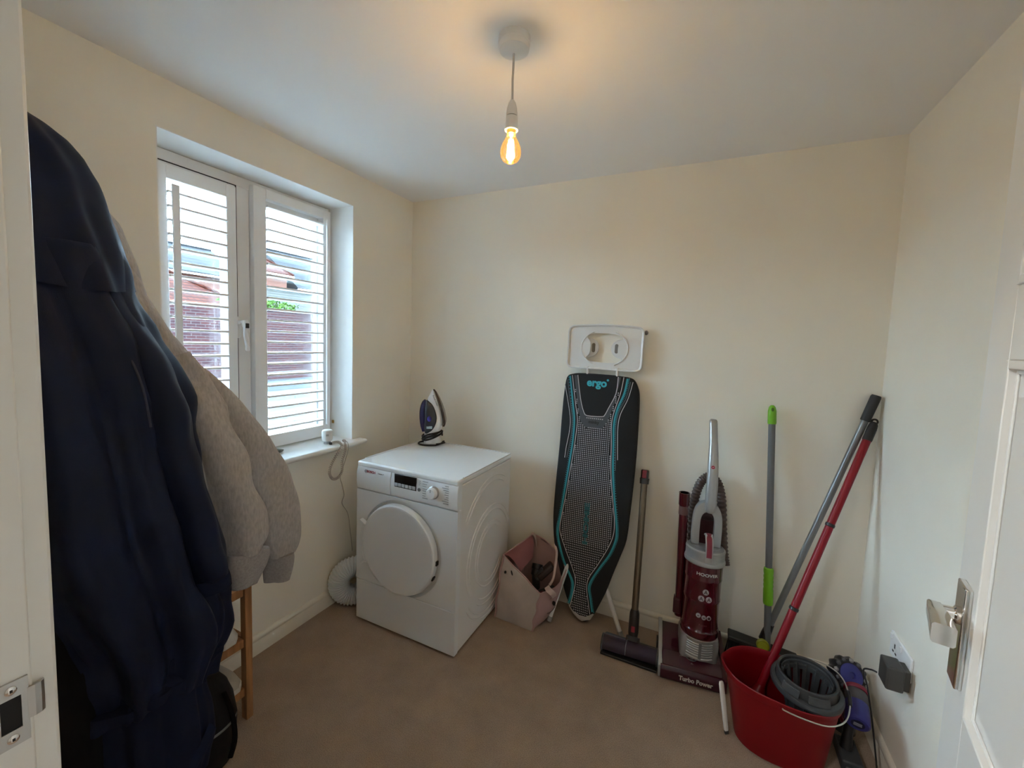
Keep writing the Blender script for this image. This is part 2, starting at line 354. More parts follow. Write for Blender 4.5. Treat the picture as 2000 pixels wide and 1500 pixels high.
# shutters: framed panels of louvres fixed to each light of the window
def louvre_mesh(w_, y0, y1):
    mb = MB(); pf = [(.0315, -.0038), (.0315, .0038), (.030, .0046), (.010, .0054), (-.010, .0054), (-.029, .0036), (-.0315, 0), (-.029, -.0036), (-.010, -.0054), (.010, -.0054), (.030, -.0046)]
    mb.rings([[Vector((a, y, c)) for a, c in pf] for y in (y0, y1)]); return mb
def shutter(y0, y1, z0, z1, sw, tw, bw, zs, rod_y, label, swr=None, rod_w=.012):
    swr = swr or sw
    t = thing('window_shutter', (-.17, (y0 + y1) / 2, z0), label, 'shutter', group='louvred shutters on the window')
    xa, xb = -.203, -.160
    m = MB(); m.box((xa, y0, z0), (xb, y0 + sw, z1)); m.build('stile', shut_m, t, bevel=.002)
    m = MB(); m.box((xa, y1 - swr, z0), (xb, y1, z1)); m.build('stile', shut_m, t, bevel=.002)
    m = MB(); m.box((xa, y0 + sw, z1 - tw), (xb, y1 - swr, z1)); m.build('rail', shut_m, t, bevel=.002)
    m = MB(); m.box((xa, y0 + sw, z0), (xb, y1 - swr, z0 + bw)); m.build('rail', shut_m, t, bevel=.002)
    proto = None
    for z in zs:
        if proto is None:
            mb = louvre_mesh(0, y0 + sw + .001, y1 - swr - .001); o0 = ORG[t.name]
            me_o = MB().add([Vector((v.x - .181 , v.y, v.z)) + Vector((0, 0, z)) for v in mb.v], mb.f).build('louvre', shut_m, t, angle=60)
            proto = me_o; pz = z
        else:
            c = proto.copy(); COL.objects.link(c); c.parent = t; c.location = (0, 0, z - pz)
    m = MB(); m.box((-.1485, rod_y - rod_w / 2, zs[-1] - .03), (-.137, rod_y + rod_w / 2, zs[0] + .03)); m.build('tilt_rod', shut_m, t, bevel=.003)
shutter(-1.345, -1.0465, .945, 2.158, .030, .055, .06, [2.052 - .055 * k for k in range(19)], -1.293, 'left louvred white shutter panel beside the window handle', .042, .026)
shutter(-.966, -.522, .918, 2.200, .062, .046, .066, [2.118 - .055 * k for k in range(21)], -.558, 'right louvred white shutter panel, wider stiles, no handle', .050)

# ------------------------------------------------------------------ outside the window
def brick_mat(name, c1, c2, mortar, scale, sq=1.0):
    m = bpy.data.materials.new(name); m.use_nodes = True; t = m.node_tree; b = t.nodes['Principled BSDF']; b.inputs['Roughness'].default_value = .9; b.inputs['Specular IOR Level'].default_value = .03
    co = t.nodes.new('ShaderNodeTexCoord'); sp = t.nodes.new('ShaderNodeSeparateXYZ'); cb = t.nodes.new('ShaderNodeCombineXYZ'); br = t.nodes.new('ShaderNodeTexBrick')
    ad = t.nodes.new('ShaderNodeMath'); ad.operation = 'ADD'; t.links.new(sp.outputs[0], ad.inputs[0]); t.links.new(sp.outputs[1], ad.inputs[1])
    t.links.new(co.outputs['Object'], sp.inputs[0]); t.links.new(ad.outputs[0], cb.inputs[0]); t.links.new(sp.outputs[2], cb.inputs[1]); t.links.new(cb.outputs[0], br.inputs['Vector'])
    br.inputs['Scale'].default_value = 1; br.inputs['Brick Width'].default_value = .225 * scale; br.inputs['Row Height'].default_value = .075 * scale * sq; br.inputs['Mortar Size'].default_value = .008 * scale
    br.inputs['Color1'].default_value = c1 + (1,); br.inputs['Color2'].default_value = c2 + (1,); br.inputs['Mortar'].default_value = mortar + (1,)
    t.links.new(br.outputs[0], b.inputs['Base Color']); return m
def tile_mat(name, c1, c2, row=.3, col=.3):
    m = bpy.data.materials.new(name); m.use_nodes = True; t = m.node_tree; b = t.nodes['Principled BSDF']; b.inputs['Roughness'].default_value = .8; b.inputs['Specular IOR Level'].default_value = .03
    co = t.nodes.new('ShaderNodeTexCoord'); sp = t.nodes.new('ShaderNodeSeparateXYZ'); cb = t.nodes.new('ShaderNodeCombineXYZ'); br = t.nodes.new('ShaderNodeTexBrick')
    t.links.new(co.outputs['Object'], sp.inputs[0]); t.links.new(sp.outputs[1], cb.inputs[0]); t.links.new(sp.outputs[2], cb.inputs[1]); t.links.new(cb.outputs[0], br.inputs['Vector'])
    br.inputs['Scale'].default_value = 1; br.inputs['Brick Width'].default_value = col; br.inputs['Row Height'].default_value = row; br.inputs['Mortar Size'].default_value = .028; br.offset = 0
    br.inputs['Color1'].default_value = c1 + (1,); br.inputs['Color2'].default_value = c2 + (1,); br.inputs['Mortar'].default_value = tuple(x * .35 for x in c1) + (1,)
    t.links.new(br.outputs[0], b.inputs['Base Color']); return m
brick = brick_mat('red_brick', (.027, .0105, .0105), (.018, .009, .0105), (.038, .031, .031), 1.15)
brick2 = brick_mat('orange_brick', (.075, .026, .017), (.055, .02, .015), (.09, .07, .06), 1.3)
rt_red = tile_mat('red_roof_tiles', (.028, .0065, .0035), (.020, .005, .003), .16, .28); rt_grey = tile_mat('grey_roof_tiles', (.015, .015, .016), (.011, .011, .012), .3, .34)
rt_pale = tile_mat('weathered_roof_tiles', (.022, .020, .017), (.017, .016, .013), .16, .24)
ground = mat('gravel_ground', (.024, .023, .022), .95, var=.35, vscale=14, spec=.03); road = mat('tarmac', (.018, .019, .022), .9, var=.2, vscale=30, spec=.03)
MB().box((-70, -30, -.16), (-.301, 60, -.10)).build('ground', ground, kind='structure', smooth=False)
MB().box((-11.6, -30, -.10), (-9.2, 60, -.092)).build('road', road, kind='structure', smooth=False)
gw = thing('garden_wall', (-12.1, 8, -.1), 'red brick boundary wall across the road outside the window', 'wall')
MB().box((-12.22, -14, -.1), (-12.0, 34, 2.30)).build('brickwork', brick, gw, smooth=False)
MB().box((-12.26, -14, 2.30), (-11.96, 34, 2.37)).build('coping', brick2, gw, bevel=.01)
def house(name, x0, x1, y0, y1, ze, zr, hip, wm, rm, label, wins=()):
    t = thing(name, ((x0 + x1) / 2, (y0 + y1) / 2, -.1), label, 'house')
    MB().box((x0, y0, -.1), (x1, y1, ze)).build('wall', wm, t, smooth=False)
    e = .35; xm = (x0 + x1) / 2
    A = [(x0 - e, y0 - e, ze), (x1 + e, y0 - e, ze), (x1 + e, y1 + e, ze), (x0 - e, y1 + e, ze), (xm, y0 - e + hip, zr), (xm, y1 + e - hip, zr)]
    lo = [(x, y, ze - .16) for x, y, z in A[:4]]
    m = MB(); m.add(A + lo, [(0, 1, 4), (1, 2, 5, 4), (2, 3, 5), (3, 0, 4, 5), (6, 7, 1, 0), (7, 8, 2, 1), (8, 9, 3, 2), (9, 6, 0, 3), (9, 8, 7, 6)]); m.build('roof', rm, t, smooth=False)
    m = MB(); m.tube([(xm, y0 - e + hip, zr + .03), (xm, y1 + e - hip, zr + .03)], .09, 8)
    if hip > 0:
        for a, b in ((1, 4), (2, 5)): m.tube([Vector(A[a]) + Vector((0, 0, .03)), Vector(A[b]) + Vector((0, 0, .03))], .09, 8)
    m.build('ridge_tiles', rm, t)
    m = MB(); m.box((x1 + e, y0 - e, ze - .2), (x1 + e + .1, y1 + e, ze - .08)); m.build('gutter', plast_w, t, smooth=False)
    for (ya, yb, za, zb) in wins:
        m = MB(); ring(m, x1, x1 + .05, ya, yb, za, zb, .08); f = m.build('window_frame', plast_w, t, smooth=False)
        MB().box((x1 + .005, ya + .05, za + .05), (x1 + .02, yb - .05, zb - .05)).build('pane', mat('far_glass', (.05, .07, .09), .1), f, smooth=False)
    return t
house('bungalow', -27, -20, 2.0, 11.2, 2.75, 4.75, 2.6, brick2, rt_red, 'low house with an orange red hipped roof behind the brick wall', [(6.5, 8.6, 1.6, 2.5), (3.2, 4.8, 1.6, 2.5)])
house('terraced_house', -40, -31, 9.0, 18.0, 5.6, 8.1, 0, brick2, rt_grey, 'taller house with a grey tiled gable roof, seen above the orange roof', [(15.0, 16.4, 3.2, 4.6)])
house('semi_detached_house', -38, -29.5, 21.8, 33, 5.4, 8.9, 0, brick2, rt_grey, 'far house with a grey tiled roof in the right hand window light', [(24, 25.4, 3.2, 4.6)])
house('gabled_house', -36, -29.5, 18.9, 20.7, 6.3, 8.3, 1.2, brick2, rt_red, 'narrow brick house with red roof between the two grey roofed houses')
house('garage', -23, -18.6, 12.6, 24, 2.7, 4.0, 0, brick, rt_pale, 'long low garage block with weathered pale tiles behind the hedge')
def hedge():
    m = MB(); rnd = random.Random(3)
    t = thing('hedge', (-12.75, 7.5, -.1), 'bright green hedge rising above the brick wall', 'hedge')
    b = MB()
    for k in range(14):
        y = 6.3 + 2.4 * k / 13; b.tube([(-12.75, y, -.1), (-12.75 + rnd.uniform(-.1, .1), y, 1.9)], .03, 6)
    b.build('stems', wood, t, kind='stuff')
    for k in range(3200):
        y = rnd.uniform(6.1, 8.75); z = rnd.uniform(.9, 2.72 + .12 * math.sin(y * 5)); x = -12.75 + rnd.uniform(-.42, .42)
        n = Vector((rnd.gauss(0, 1), rnd.gauss(0, 1), rnd.gauss(0, 1) + .5)).normalized(); u = n.orthogonal().normalized(); v = n.cross(u); s_ = rnd.uniform(.05, .09); c = Vector((x, y, z))
        m.add([c - u * s_, c + v * s_ * .5 + n * .01, c + u * s_, c - v * s_ * .5 + n * .01], [(0, 1, 2, 3)])
    m.build('leaves', mat('hedge_leaf', (.022, .05, .006), .6, var=.4, vscale=3, spec=.05), t, smooth=False, kind='stuff')
hedge()

# ------------------------------------------------------------------ pendant light
def bulb_glass():
    m = glassy('amber_bulb_glass', (1.0, .90, .68), .09); t = m.node_tree; o = t.nodes['Material Output']; mx = o.inputs[0].links[0].from_node
    ad = t.nodes.new('ShaderNodeAddShader'); em = t.nodes.new('ShaderNodeEmission'); em.inputs[0].default_value = (1.0, .50, .12, 1); em.inputs[1].default_value = .022
    t.links.new(mx.outputs[0], ad.inputs[0]); t.links.new(em.outputs[0], ad.inputs[1]); t.links.new(ad.outputs[0], o.inputs[0]); return m
pc = Vector((1.250, -1.090, 0))
pd = thing('pendant_light', (pc.x, pc.y, RH), 'bare filament bulb hanging from white ceiling rose on a flex', 'light')
F0 = Matrix.Translation((pc.x, pc.y, 0))
MB().lathe([(.047, RH - .0005), (.047, RH - .020), (.0455, RH - .022), (.0455, RH - .024), (.046, RH - .026), (.044, RH - .037), (.030, RH - .043), (.007, RH - .046)], F0, 48).build('ceiling_rose', plast_w, pd)
MB().tube([(pc.x, pc.y, RH - .045), (pc.x - .002, pc.y + .001, 2.28), (pc.x, pc.y, 2.213)], .0035, 10).build('flex', mat('grey_white_flex', (.55, .54, .53), .5), pd)
hb = MB().lathe([(.006, 2.222), (.011, 2.214), (.0155, 2.198), (.0175, 2.178), (.0175, 2.1765)], F0, 32).build('lamp_holder', plast_w, pd)
MB().lathe([(.0160, 2.1765), (.0160, 2.1745)], F0, 32).build('seam', black, hb)
MB().lathe([(.0175, 2.1745), (.018, 2.165), (.0185, 2.142), (.020, 2.139), (.020, 2.136), (.0145, 2.135)], F0, 32, cap=False).build('skirt', plast_w, hb)
bl = MB().lathe([(.013, 2.142), (.0135, 2.124), (.0145, 2.118), (.020, 2.108), (.027, 2.096), (.0315, 2.082), (.0325, 2.070), (.0295, 2.056), (.022, 2.046), (.011, 2.0405), (.001, 2.039)], F0, 40).build('bulb', bulb_glass(), pd)
MB().lathe([(.0125, 2.146), (.0128, 2.126), (.010, 2.123)], F0, 24).build('bulb_cap', mat('brass_cap', (.7, .45, .15), .3, .9), bl)
MB().lathe([(.006, 2.126), (.003, 2.112), (.0035, 2.108)], F0, 16).build('stem', mat('glass_stem', (.9, .7, .4), .2), bl)
fm = emit('filament_glow', (1.0, .66, .26), 14)
m = MB()
for k in range(6):
    a = k * PI / 3; m.tube([(pc.x + .006 * math.cos(a), pc.y + .006 * math.sin(a), 2.108), (pc.x + .0125 * math.cos(a), pc.y + .0125 * math.sin(a), 2.058)], .0018, 6)
m.build('filament', fm, bl)

# ------------------------------------------------------------------ tumble dryer
DX0, DX1, DY0, DY1, DH = .221, .842, -.684, -.123, .861
td = thing('tumble_dryer', (.53, -.40, 0), 'white tumble dryer with round door standing in the corner under the iron', 'dryer')
MB().box((DX0 + .004, DY0 + .030, .012), (DX1 - .002, DY1, .832)).build('cabinet', appl_side, td, bevel=.006)
for x in (DX0 + .05, DX1 - .05):
    for y in (DY0 + .06, DY1 - .05): MB().cyl((x, y, 0), (x, y, .014), .018, n=16).build('foot', black, td)
m = MB(); m.box((DX0, DY0 + .002, .832), (DX1, DY1 - .0, DH)); tp = m.build('worktop', appl, td, bevel=.009, seg=3)
m = MB(); m.box((DX0 + .002, DY0 + .05, DH - .001), (DX0 + .010, DY1, DH + .003)).box((DX1 - .010, DY0 + .05, DH - .001), (DX1 - .002, DY1, DH + .003)).box((DX0 + .01, DY1 - .008, DH - .001), (DX1 - .01, DY1, DH + .003)); m.build('lip', appl, tp, bevel=.001)
def front_panel(x0, x1, z0, z1, yb, yf, top_slope=0.0):
    pf = [(yb, z0), (yf, z0), (yf - .004, z0 + .3 * (z1 - z0)), (yf - .003, z0 + .65 * (z1 - z0)), (yf + top_slope * .4, z1 - .012), (yf + top_slope, z1), (yb, z1)]
    mm = MB(); mm.rings([[Vector((x, y, z)) for y, z in pf] for x in (x0, x1)]); return mm
front_panel(DX0, .4445, .7195, .846, DY0 + .034, DY0, .012).build('water_drawer', appl, td, bevel=.003, angle=30)
cp = front_panel(.4490, DX1, .7195, .846, DY0 + .034, DY0, .012).build('control_panel', appl, td, bevel=.003, angle=30)
# front with circular opening
DC = Vector((.512, DY0, .4585)); HR = .2455
m = MB(); N = 64; x0, x1, z0, z1 = DX0, DX1, .2320, .7145
outer = []
for j in range(N):
    a = 2 * PI * j / N; dx, dz = math.cos(a), math.sin(a)
    k = min([((x1 if dx > 0 else x0) - DC.x) / dx if abs(dx) > 1e-6 else 9, ((z1 if dz > 0 else z0) - DC.z) / dz if abs(dz) > 1e-6 else 9]); outer.append((DC.x + dx * k, DC.z + dz * k))
# make sure the four corners are used
for cx_, cz_ in ((x0, z0), (x0, z1), (x1, z0), (x1, z1)):
    j = min(range(N), key=lambda q: (outer[q][0] - cx_) ** 2 + (outer[q][1] - cz_) ** 2); outer[j] = (cx_, cz_)
ino = [(DC.x + HR * math.cos(2 * PI * j / N), DC.z + HR * math.sin(2 * PI * j / N)) for j in range(N)]
inn = [(DC.x + (HR - .008) * math.cos(2 * PI * j / N), DC.z + (HR - .008) * math.sin(2 * PI * j / N)) for j in range(N)]
# keep the opening inside the plate
lim = lambda q: (q[0], max(z0 + .0, min(z1 - .0, q[1])))
R3 = [[Vector((a, DY0 + .032, b)) for a, b in outer], [Vector((a, DY0, b)) for a, b in outer], [Vector((a, DY0, b)) for a, b in map(lim, ino)], [Vector((a, DY0 + .026, b)) for a, b in map(lim, inn)]]
m.rings(R3, False, False); m.build('front_panel', appl, td, angle=30)
FD = frame((DC.x, DY0 + .026, DC.z), (1, 0, 0), (0, 0, 1))      # local z points to -y
m = MB(); m.lathe([(HR - .004, -.0), (HR - .004, .0008)], FD, 64); m.build('door_recess', appl_side, td)
FD2 = frame((DC.x - .006, DY0 + .012, DC.z - .002), (1, 0, 0), (0, 0, 1))
m = MB(); m.lathe([(.215, -.013), (.222, .000), (.2265, .006), (.2265, .022), (.2245, .030), (.2195, .0345), (.212, .036), (.208, .0355)], FD2, 96); dr = m.build('door', appl, td, angle=30)
def arc_strip(r0, r1, a0, a1, zb, zt, n=18):
    mm = MB(); rg = []
    for i in range(n + 1):
        a = a0 + (a1 - a0) * i / n; c, s_ = math.cos(a), math.sin(a)
        rg.append([FD2 @ Vector((r * c, r * s_, z)) for r, z in ((r0, zb), (r1, zb), (r1, zt - .010), (r0, zt))])
    return mm.rings(rg)
arc_strip(.222, .247, math.radians(158), math.radians(206), .004, .034).build('door_grip', appl, dr, angle=40)
for a in (156, 208):
    c, s_ = math.cos(math.radians(a)), math.sin(math.radians(a)); q = FD2 @ Vector((.238 * c, .238 * s_, .028)); T = frame(q, (c, 0, s_), (-s_, 0, c)); m = MB(); m.box((-.020, -.0035, -.014), (.026, .0035, .012), T); m.build('grip_end', appl, dr, bevel=.002)
for a in (-3, -24):
    c, s_ = math.cos(math.radians(a)), math.sin(math.radians(a)); q = FD2 @ Vector((.228 * c, .228 * s_, .014)); T = frame(q, (c, 0, s_), (-s_, 0, c)); m = MB(); m.box((-.006, -.011, -.008), (.005, .011, .008), T); m.build('hinge', black, dr, bevel=.001)
m = MB(); m.box((DX0, DY0, .012), (DX1, DY0 + .032, .2270)); m.build('kick_plate', appl, td, bevel=.003)
# controls
yf = DY0 - .0042
m = MB(); m.box((.473, yf - .0008, .772), (.607, yf + .004, .836)); dsp = m.build('display', mat('display_black', (.006, .006, .007), .12), cp, bevel=.001)
for k in range(6):
    MB().box((.4765 + .0215 * k, yf - .003, .776), (.4945 + .0215 * k, yf + .002, .7925)).build('button', mgrey if k < 0 else mat('button_grey', (.42, .44, .47), .4), cp, bevel=.0015)
FK = frame((.708, yf, .784), (1, 0, 0), (0, 0, 1))
kb = MB().lathe([(.0305, -.002), (.0305, .004), (.028, .006)], FK, 40).build('dial', silver, cp)
MB().lathe([(.026, .005), (.0255, .024), (.023, .027), (.0, .0275)], FK, 40, cap=False).build('dial_knob', plast_w, kb)
m = MB(); m.box((-.0012, .008, .0272), (.0012, .022, .0279), FK); m.build('pointer', dgrey, kb, smooth=False)
MB().lathe([(.0085, 0), (.0085, .003), (.007, .004)], frame((.625, yf, .783), (1, 0, 0), (0, 0, 1)), 24).build('start_button', mgrey, cp)
txt_d = mat('lettering_grey', (.10, .10, .11), .6)
m = MB()
for k in range(8):
    wd_ = (.032, .026, .022, .034, .030, .030, .018, .03)[k]; m.box((.644, yf - .0004, .826 - k * .0115), (.644 + wd_, yf + .001, .8285 - k * .0115))
for k in range(9):
    wd_ = (.02, .036, .030, .020, .022, .014, .022, .036, .03)[k]; m.box((.792 - wd_, yf - .0004, .826 - k * .0105), (.792, yf + .001, .8285 - k * .0105))
for k in range(3): m.box((.622, yf - .0004, .824 - k * .009), (.634 - .004 * (k == 2), yf + .001, .8265 - k * .009))
m.build('programme_marks', mat('faint_grey_print', (.30, .31, .33), .6), cp, smooth=False, kind='stuff')
FL = frame((.3205, DY0 - .0042, .817), (1, 0, 0), (0, 0, 1))
wd = bpy.data.objects['water_drawer']
text('lettering', 'BOSCH', .0175, mat('logo_red', (.30, .03, .05), .5), wd, FL, bold=.0006)
m = MB(); FE = frame((.287, DY0 - .0040, .817), (1, 0, 0), (0, 0, 1))
m.rings([[FE @ Vector((r * math.cos(2 * PI * j / 32), r * math.sin(2 * PI * j / 32), z)) for j in range(32)] for r, z in ((.0085, 0), (.0085, .0006), (.0072, .0006), (.0072, 0))], closed=True)
m.box((-.004, -.0042, 0), (-.0025, .0042, .0006), FE).box((.0025, -.0042, 0), (.004, .0042, .0006), FE).box((-.004, -.0007, 0), (.004, .0007, .0006), FE)
m.build('emblem', txt_d, wd, smooth=False)
text('lettering', 'Classixx 7', .0095, txt_d, wd, frame((.385, DY0 - .0042, .817), (1, 0, 0), (0, 0, 1)))
# pressed ridges on the side
m = MB(); XS = DX1 - .0025
def ridge(cy, cz, r, a0, a1, ry=1.0, n=40):
    pts = []
    for i in range(n + 1):
        a = math.radians(a0 + (a1 - a0) * i / n); y = cy + r * ry * math.cos(a); z = cz + r * math.sin(a)
        pts.append((XS, y, z))
    # taper the ends so the ridge fades into the sheet
    rr = [.0045 * min(1, i / 3 + .15, (n - i) / 3 + .15) for i in range(n + 1)]
    m.tube(pts, rr, 8)
for r in (.145, .172): ridge(-.345, .37, r, 40, 330, .92)
for r in (.235, .262): ridge(-.345, .37, r, 10, 215, .92)
for r in (.405, .432): ridge(-.345, .36, r, 62, 140, .80)
for r in (.235, .262): ridge(-.345, .37, r, 235, 320, .92)
for r in (.32, .345): ridge(-.345, .38, r, 215, 300, .85)
m.build('pressed_ridges', appl_side, td)

# ------------------------------------------------------------------ steam iron standing on its heel on the dryer
io = Vector((.335, -.190, DH)); un = Vector((.86, .51, 0)).normalized(); vn = Vector((-.51, .86, 0)).normalized()
ir = thing('steam_iron', io, 'white and navy steam iron standing upright on the tumble dryer', 'iron')
def ip(u, v, w_=0): return io + un * u + vn * w_ + Vector((0, 0, v))
K = .00029
def q(px, py): return ((px - 560) * K, (1290 - py) * K)
# profile stations along the height: v, u of the sole side, half width of sole
sole = [(120, 545, .002), (180, 590, .012), (300, 650, .026), (450, 712, .039), (600, 762, .049), (750, 793, .055), (830, 795, .055), (880, 775, .050)]
def station(py, px, hw, u0, u1, s0=1.0, s1=1.0):
    u, v = q(px, py); r = []
    for a, b in ((u + u0, -hw * s0), (u + u0, hw * s0), (u + u1, hw * s1), (u + u1, -hw * s1)): r.append(ip(a, v, b))
    return r
MB().rings([station(py, px, hw, -.001, .011) for py, px, hw in sole]).build('soleplate', mat('soleplate_brown', (.09, .065, .055), .25, .6), ir, bevel=.002)
# white skirt: closed loft following the sole, hollowed visually by the navy tank
wh = [(125, 540, .003, 536, .002), (200, 588, .013, 505, .008), (300, 640, .025, 452, .015), (420, 690, .036, 420, .022), (560, 738, .045, 410, .028), (700, 770, .051, 408, .032), (830, 778, .053, 412, .034), (930, 752, .050, 410, .035), (1010, 725, .046, 392, .036), (1100, 720, .043, 385, .037), (1200, 740, .042, 382, .038), (1262, 775, .040, 378, .036)]
rg = []
for py, pa, hw, pb, hb_ in wh:
    ua, v = q(pa, py); ub, _ = q(pb, py); rr = []
    for j in range(20):
        a = 2 * PI * j / 20; c, s_ = math.cos(a), math.sin(a); t = (c + 1) / 2
        sc = abs(s_) ** .7 * (1 if s_ > 0 else -1); cc = abs(c) ** .7 * (1 if c > 0 else -1)
        rr.append(ip((ua + ub) / 2 + (ua - ub) / 2 * cc, v, (hb_ + (hw - hb_) * t) * sc))
    rg.append(rr)
MB().rings(rg).build('body', plast_w, ir, angle=40)
navy_pl = mat('navy_plastic', (.018, .018, .095), .25, coat=.3)
# dark translucent tank on both sides
tank = mat('smoky_tank', (.022, .026, .040), .12, coat=.4)
out = [(430, 345), (500, 385), (570, 455), (620, 560), (650, 680), (645, 790), (610, 890), (560, 965), (500, 1010), (420, 1035), (395, 900), (405, 750), (400, 600), (405, 450)]
for s_ in (-1, 1):
    mm = MB(); rings_ = []
    for sc, dw in ((1, .0), (.97, .004), (.85, .0075), (.5, .009)):
        rr = []
        for px, py in smooth_pts([(a, b, 0) for a, b in out], 3, True) and [(p_.x, p_.y) for p_ in smooth_pts([(a, b, 0) for a, b in out], 3, True)]:
            cx_, cy_ = 505, 720; X_, Y_ = cx_ + (px - cx_) * sc, cy_ + (py - cy_) * sc
            u, v = q(X_, Y_); hwid = lerp([(a[0], a[2], a[4]) for a in wh], Y_, 1) * .55 + lerp([(a[0], a[2], a[4]) for a in wh], Y_, 2) * .5
            rr.append(ip(u, v, s_ * (hwid - .003 + dw)))
        rings_.append(rr)
    mm.rings(rings_); tk = mm.build('water_tank', tank, ir, angle=40)
    u, v = q(500, 720); MB().ball(ip(u, v, s_ * .049), (.013, .006, .017), 16, 8, frame((0, 0, 0), vn.cross(Vector((0, 0, 1))) * -1, vn)).build('blue_badge', mat('bright_blue_print', (.03, .02, .30), .2), tk)
    m = MB(); T = frame(ip(*q(505, 900), s_ * .0495), un, (0, 0, 1)); m.box((-.017, -.008, -.002), (.017, .008, .002), T); m.build('level_label', mat('pale_blue_label', (.42, .55, .60), .4), tk, bevel=.001)
L = smooth_pts([ip(*q(425, 375)), ip(*q(380, 430)), ip(*q(352, 560)), ip(*q(350, 720)), ip(*q(365, 880)), ip(*q(395, 1010))], 5)
MB().tube(L, [.017 + .004 * math.sin(PI * i / (len(L) - 1)) for i in range(len(L))], 16).build('handle', navy_pl, ir)
m = MB(); m.ball(ip(*q(335, 590)), (.009, .010, .014), 12, 8); m.ball(ip(*q(345, 540)), (.008, .009, .009), 12, 8); m.build('steam_button', silver, ir)
m = MB(); m.ball(ip(*q(395, 420)), (.017, .02, .02), 12, 8); m.build('spray_dial', navy_pl, ir)
# cord wound round the heel and looped on the dryer top
cord = mat('black_rubber_cord', (.008, .008, .009), .5)
pts = []
for i in range(100):
    a = i / 100 * 2 * PI * 4.0; t = i / 99; u0, v0 = q(552, 1095)
    pts.append(ip(u0 + (.060 + .003 * math.sin(3 * a)) * math.cos(a), v0 + .017 * math.cos(a) + (t - .5) * .034 + .003 * math.sin(2.5 * a), (.048 + .002 * t) * math.sin(a)))
MB().tube(smooth_pts(pts, 2), .0052, 8).build('mains_cord', cord, ir)
pts = []
for i in range(64):
    a = -.4 - i / 63 * 2 * PI * 1.12; pts.append(ip(-.004 + (.082 - .005 * i / 63) * math.cos(a), .0062 + .020 * max(0, (8 - i) / 8) ** 1.5 + .0075 * min(1, max(0, (i - 50) / 6)), .062 * math.sin(a)))
MB().tube(pts, .0048, 8).build('cord_loop', cord, ir)
text('lettering', 'Russell Hobbs', .0125, txt_d, ir, frame(ip(*q(612, 345), -.034), un * .40 + Vector((0, 0, -.92)), un * .92 + Vector((0, 0, .40))) @ Matrix.Rotation(math.radians(-8), 4, 'X'), sx=1.0)

# ------------------------------------------------------------------ flexible vent hose
vh = thing('vent_hose', (.16, -.66, 0), 'coiled white ribbed vent hose on the floor beside the dryer', 'hose')
hc = Vector((.112, -.597, .135)); ax = Vector((.72, -.68, .10)).normalized(); e1 = ax.cross(Vector((0, 0, 1))).normalized(); e2 = e1.cross(ax)
n = 168; R0, r0 = .078, .056; rgs = []
for i in range(n):
    a = 2 * PI * 1.0 * i / n; c = hc + (e1 * math.cos(a) + e2 * math.sin(a)) * R0; rad = (e1 * math.cos(a) + e2 * math.sin(a)); rr = r0 * (1.0 if i % 4 < 2 else .87) * (1 + .02 * math.sin(i * 1.7))
    if rr > 0: rgs.append([c + rad * math.cos(2 * PI * j / 20) * rr + ax * math.sin(2 * PI * j / 20) * rr for j in range(20)])
MB().rings(rgs, closed=True).build('corrugated_tube', mat('hose_white', (.66, .68, .69), .45, bump=.2, bscale=60), vh, angle=25)

# ------------------------------------------------------------------ socket, plug and lead on the right wall
so = thing('wall_socket', (RW, -.43, .465), 'white double wall socket low on the right wall behind the bucket', 'socket')
m = MB(); m.box((RW - .009, -.516, .424), (RW - .0003, -.350, .508)); m.build('face_plate', plast_w, so, bevel=.004)
for y in (-.393, -.473):
    m = MB(); m.box((RW - .013, y - .006 + .03, .482), (RW - .008, y + .006 + .03, .500)); m.build('switch', plast_w, so, bevel=.001)
m = MB()
for (y, z, h, wv) in ((-.393, .470, .008, .0035), (-.404, .448, .003, .006), (-.382, .448, .003, .006)): m.box((RW - .0095, y - wv, z - h), (RW - .0088, y + wv, z + h))
m.build('pin_holes', blackm, so, smooth=False)
pg = thing('power_adapter', (RW - .05, -.475, .44), 'dark grey plug adapter with trailing lead in the wall socket', 'adapter')
adm = mat('adapter_dark', (.045, .040, .036), .5)
m = MB(); m.box((RW - .074, -.540, .396), (RW - .026, -.470, .476)); m.build('case', adm, pg, bevel=.006)
m = MB(); m.lathe([(.034, 0), (.034, .014), (.031, .020)], frame((RW - .027, -.502, .438), (0, -1, 0), (0, 0, 1)), 28); m.build('plug_base', adm, pg)
m = MB(); m.box((RW - .0285, -.532, .402), (RW - .010, -.478, .470)); m.build('collar', adm, pg, bevel=.002)
L = smooth_pts([(RW - .076, -.470, .404), (RW - .088, -.455, .398), (RW - .098, -.425, .37), (RW - .075, -.40, .30), (RW - .055, -.40, .20), (RW - .045, -.43, .10), (RW - .04, -.47, .012), (RW - .05, -.55, .004), (2.40, -.655, .004), (2.30, -.650, .004), (2.21, -.610, .004), (2.155, -.592, .004), (2.12, -.605, .004), (2.10, -.66, .004)], 8)
MB().tube(L, .0028, 8).build('lead', black, pg)

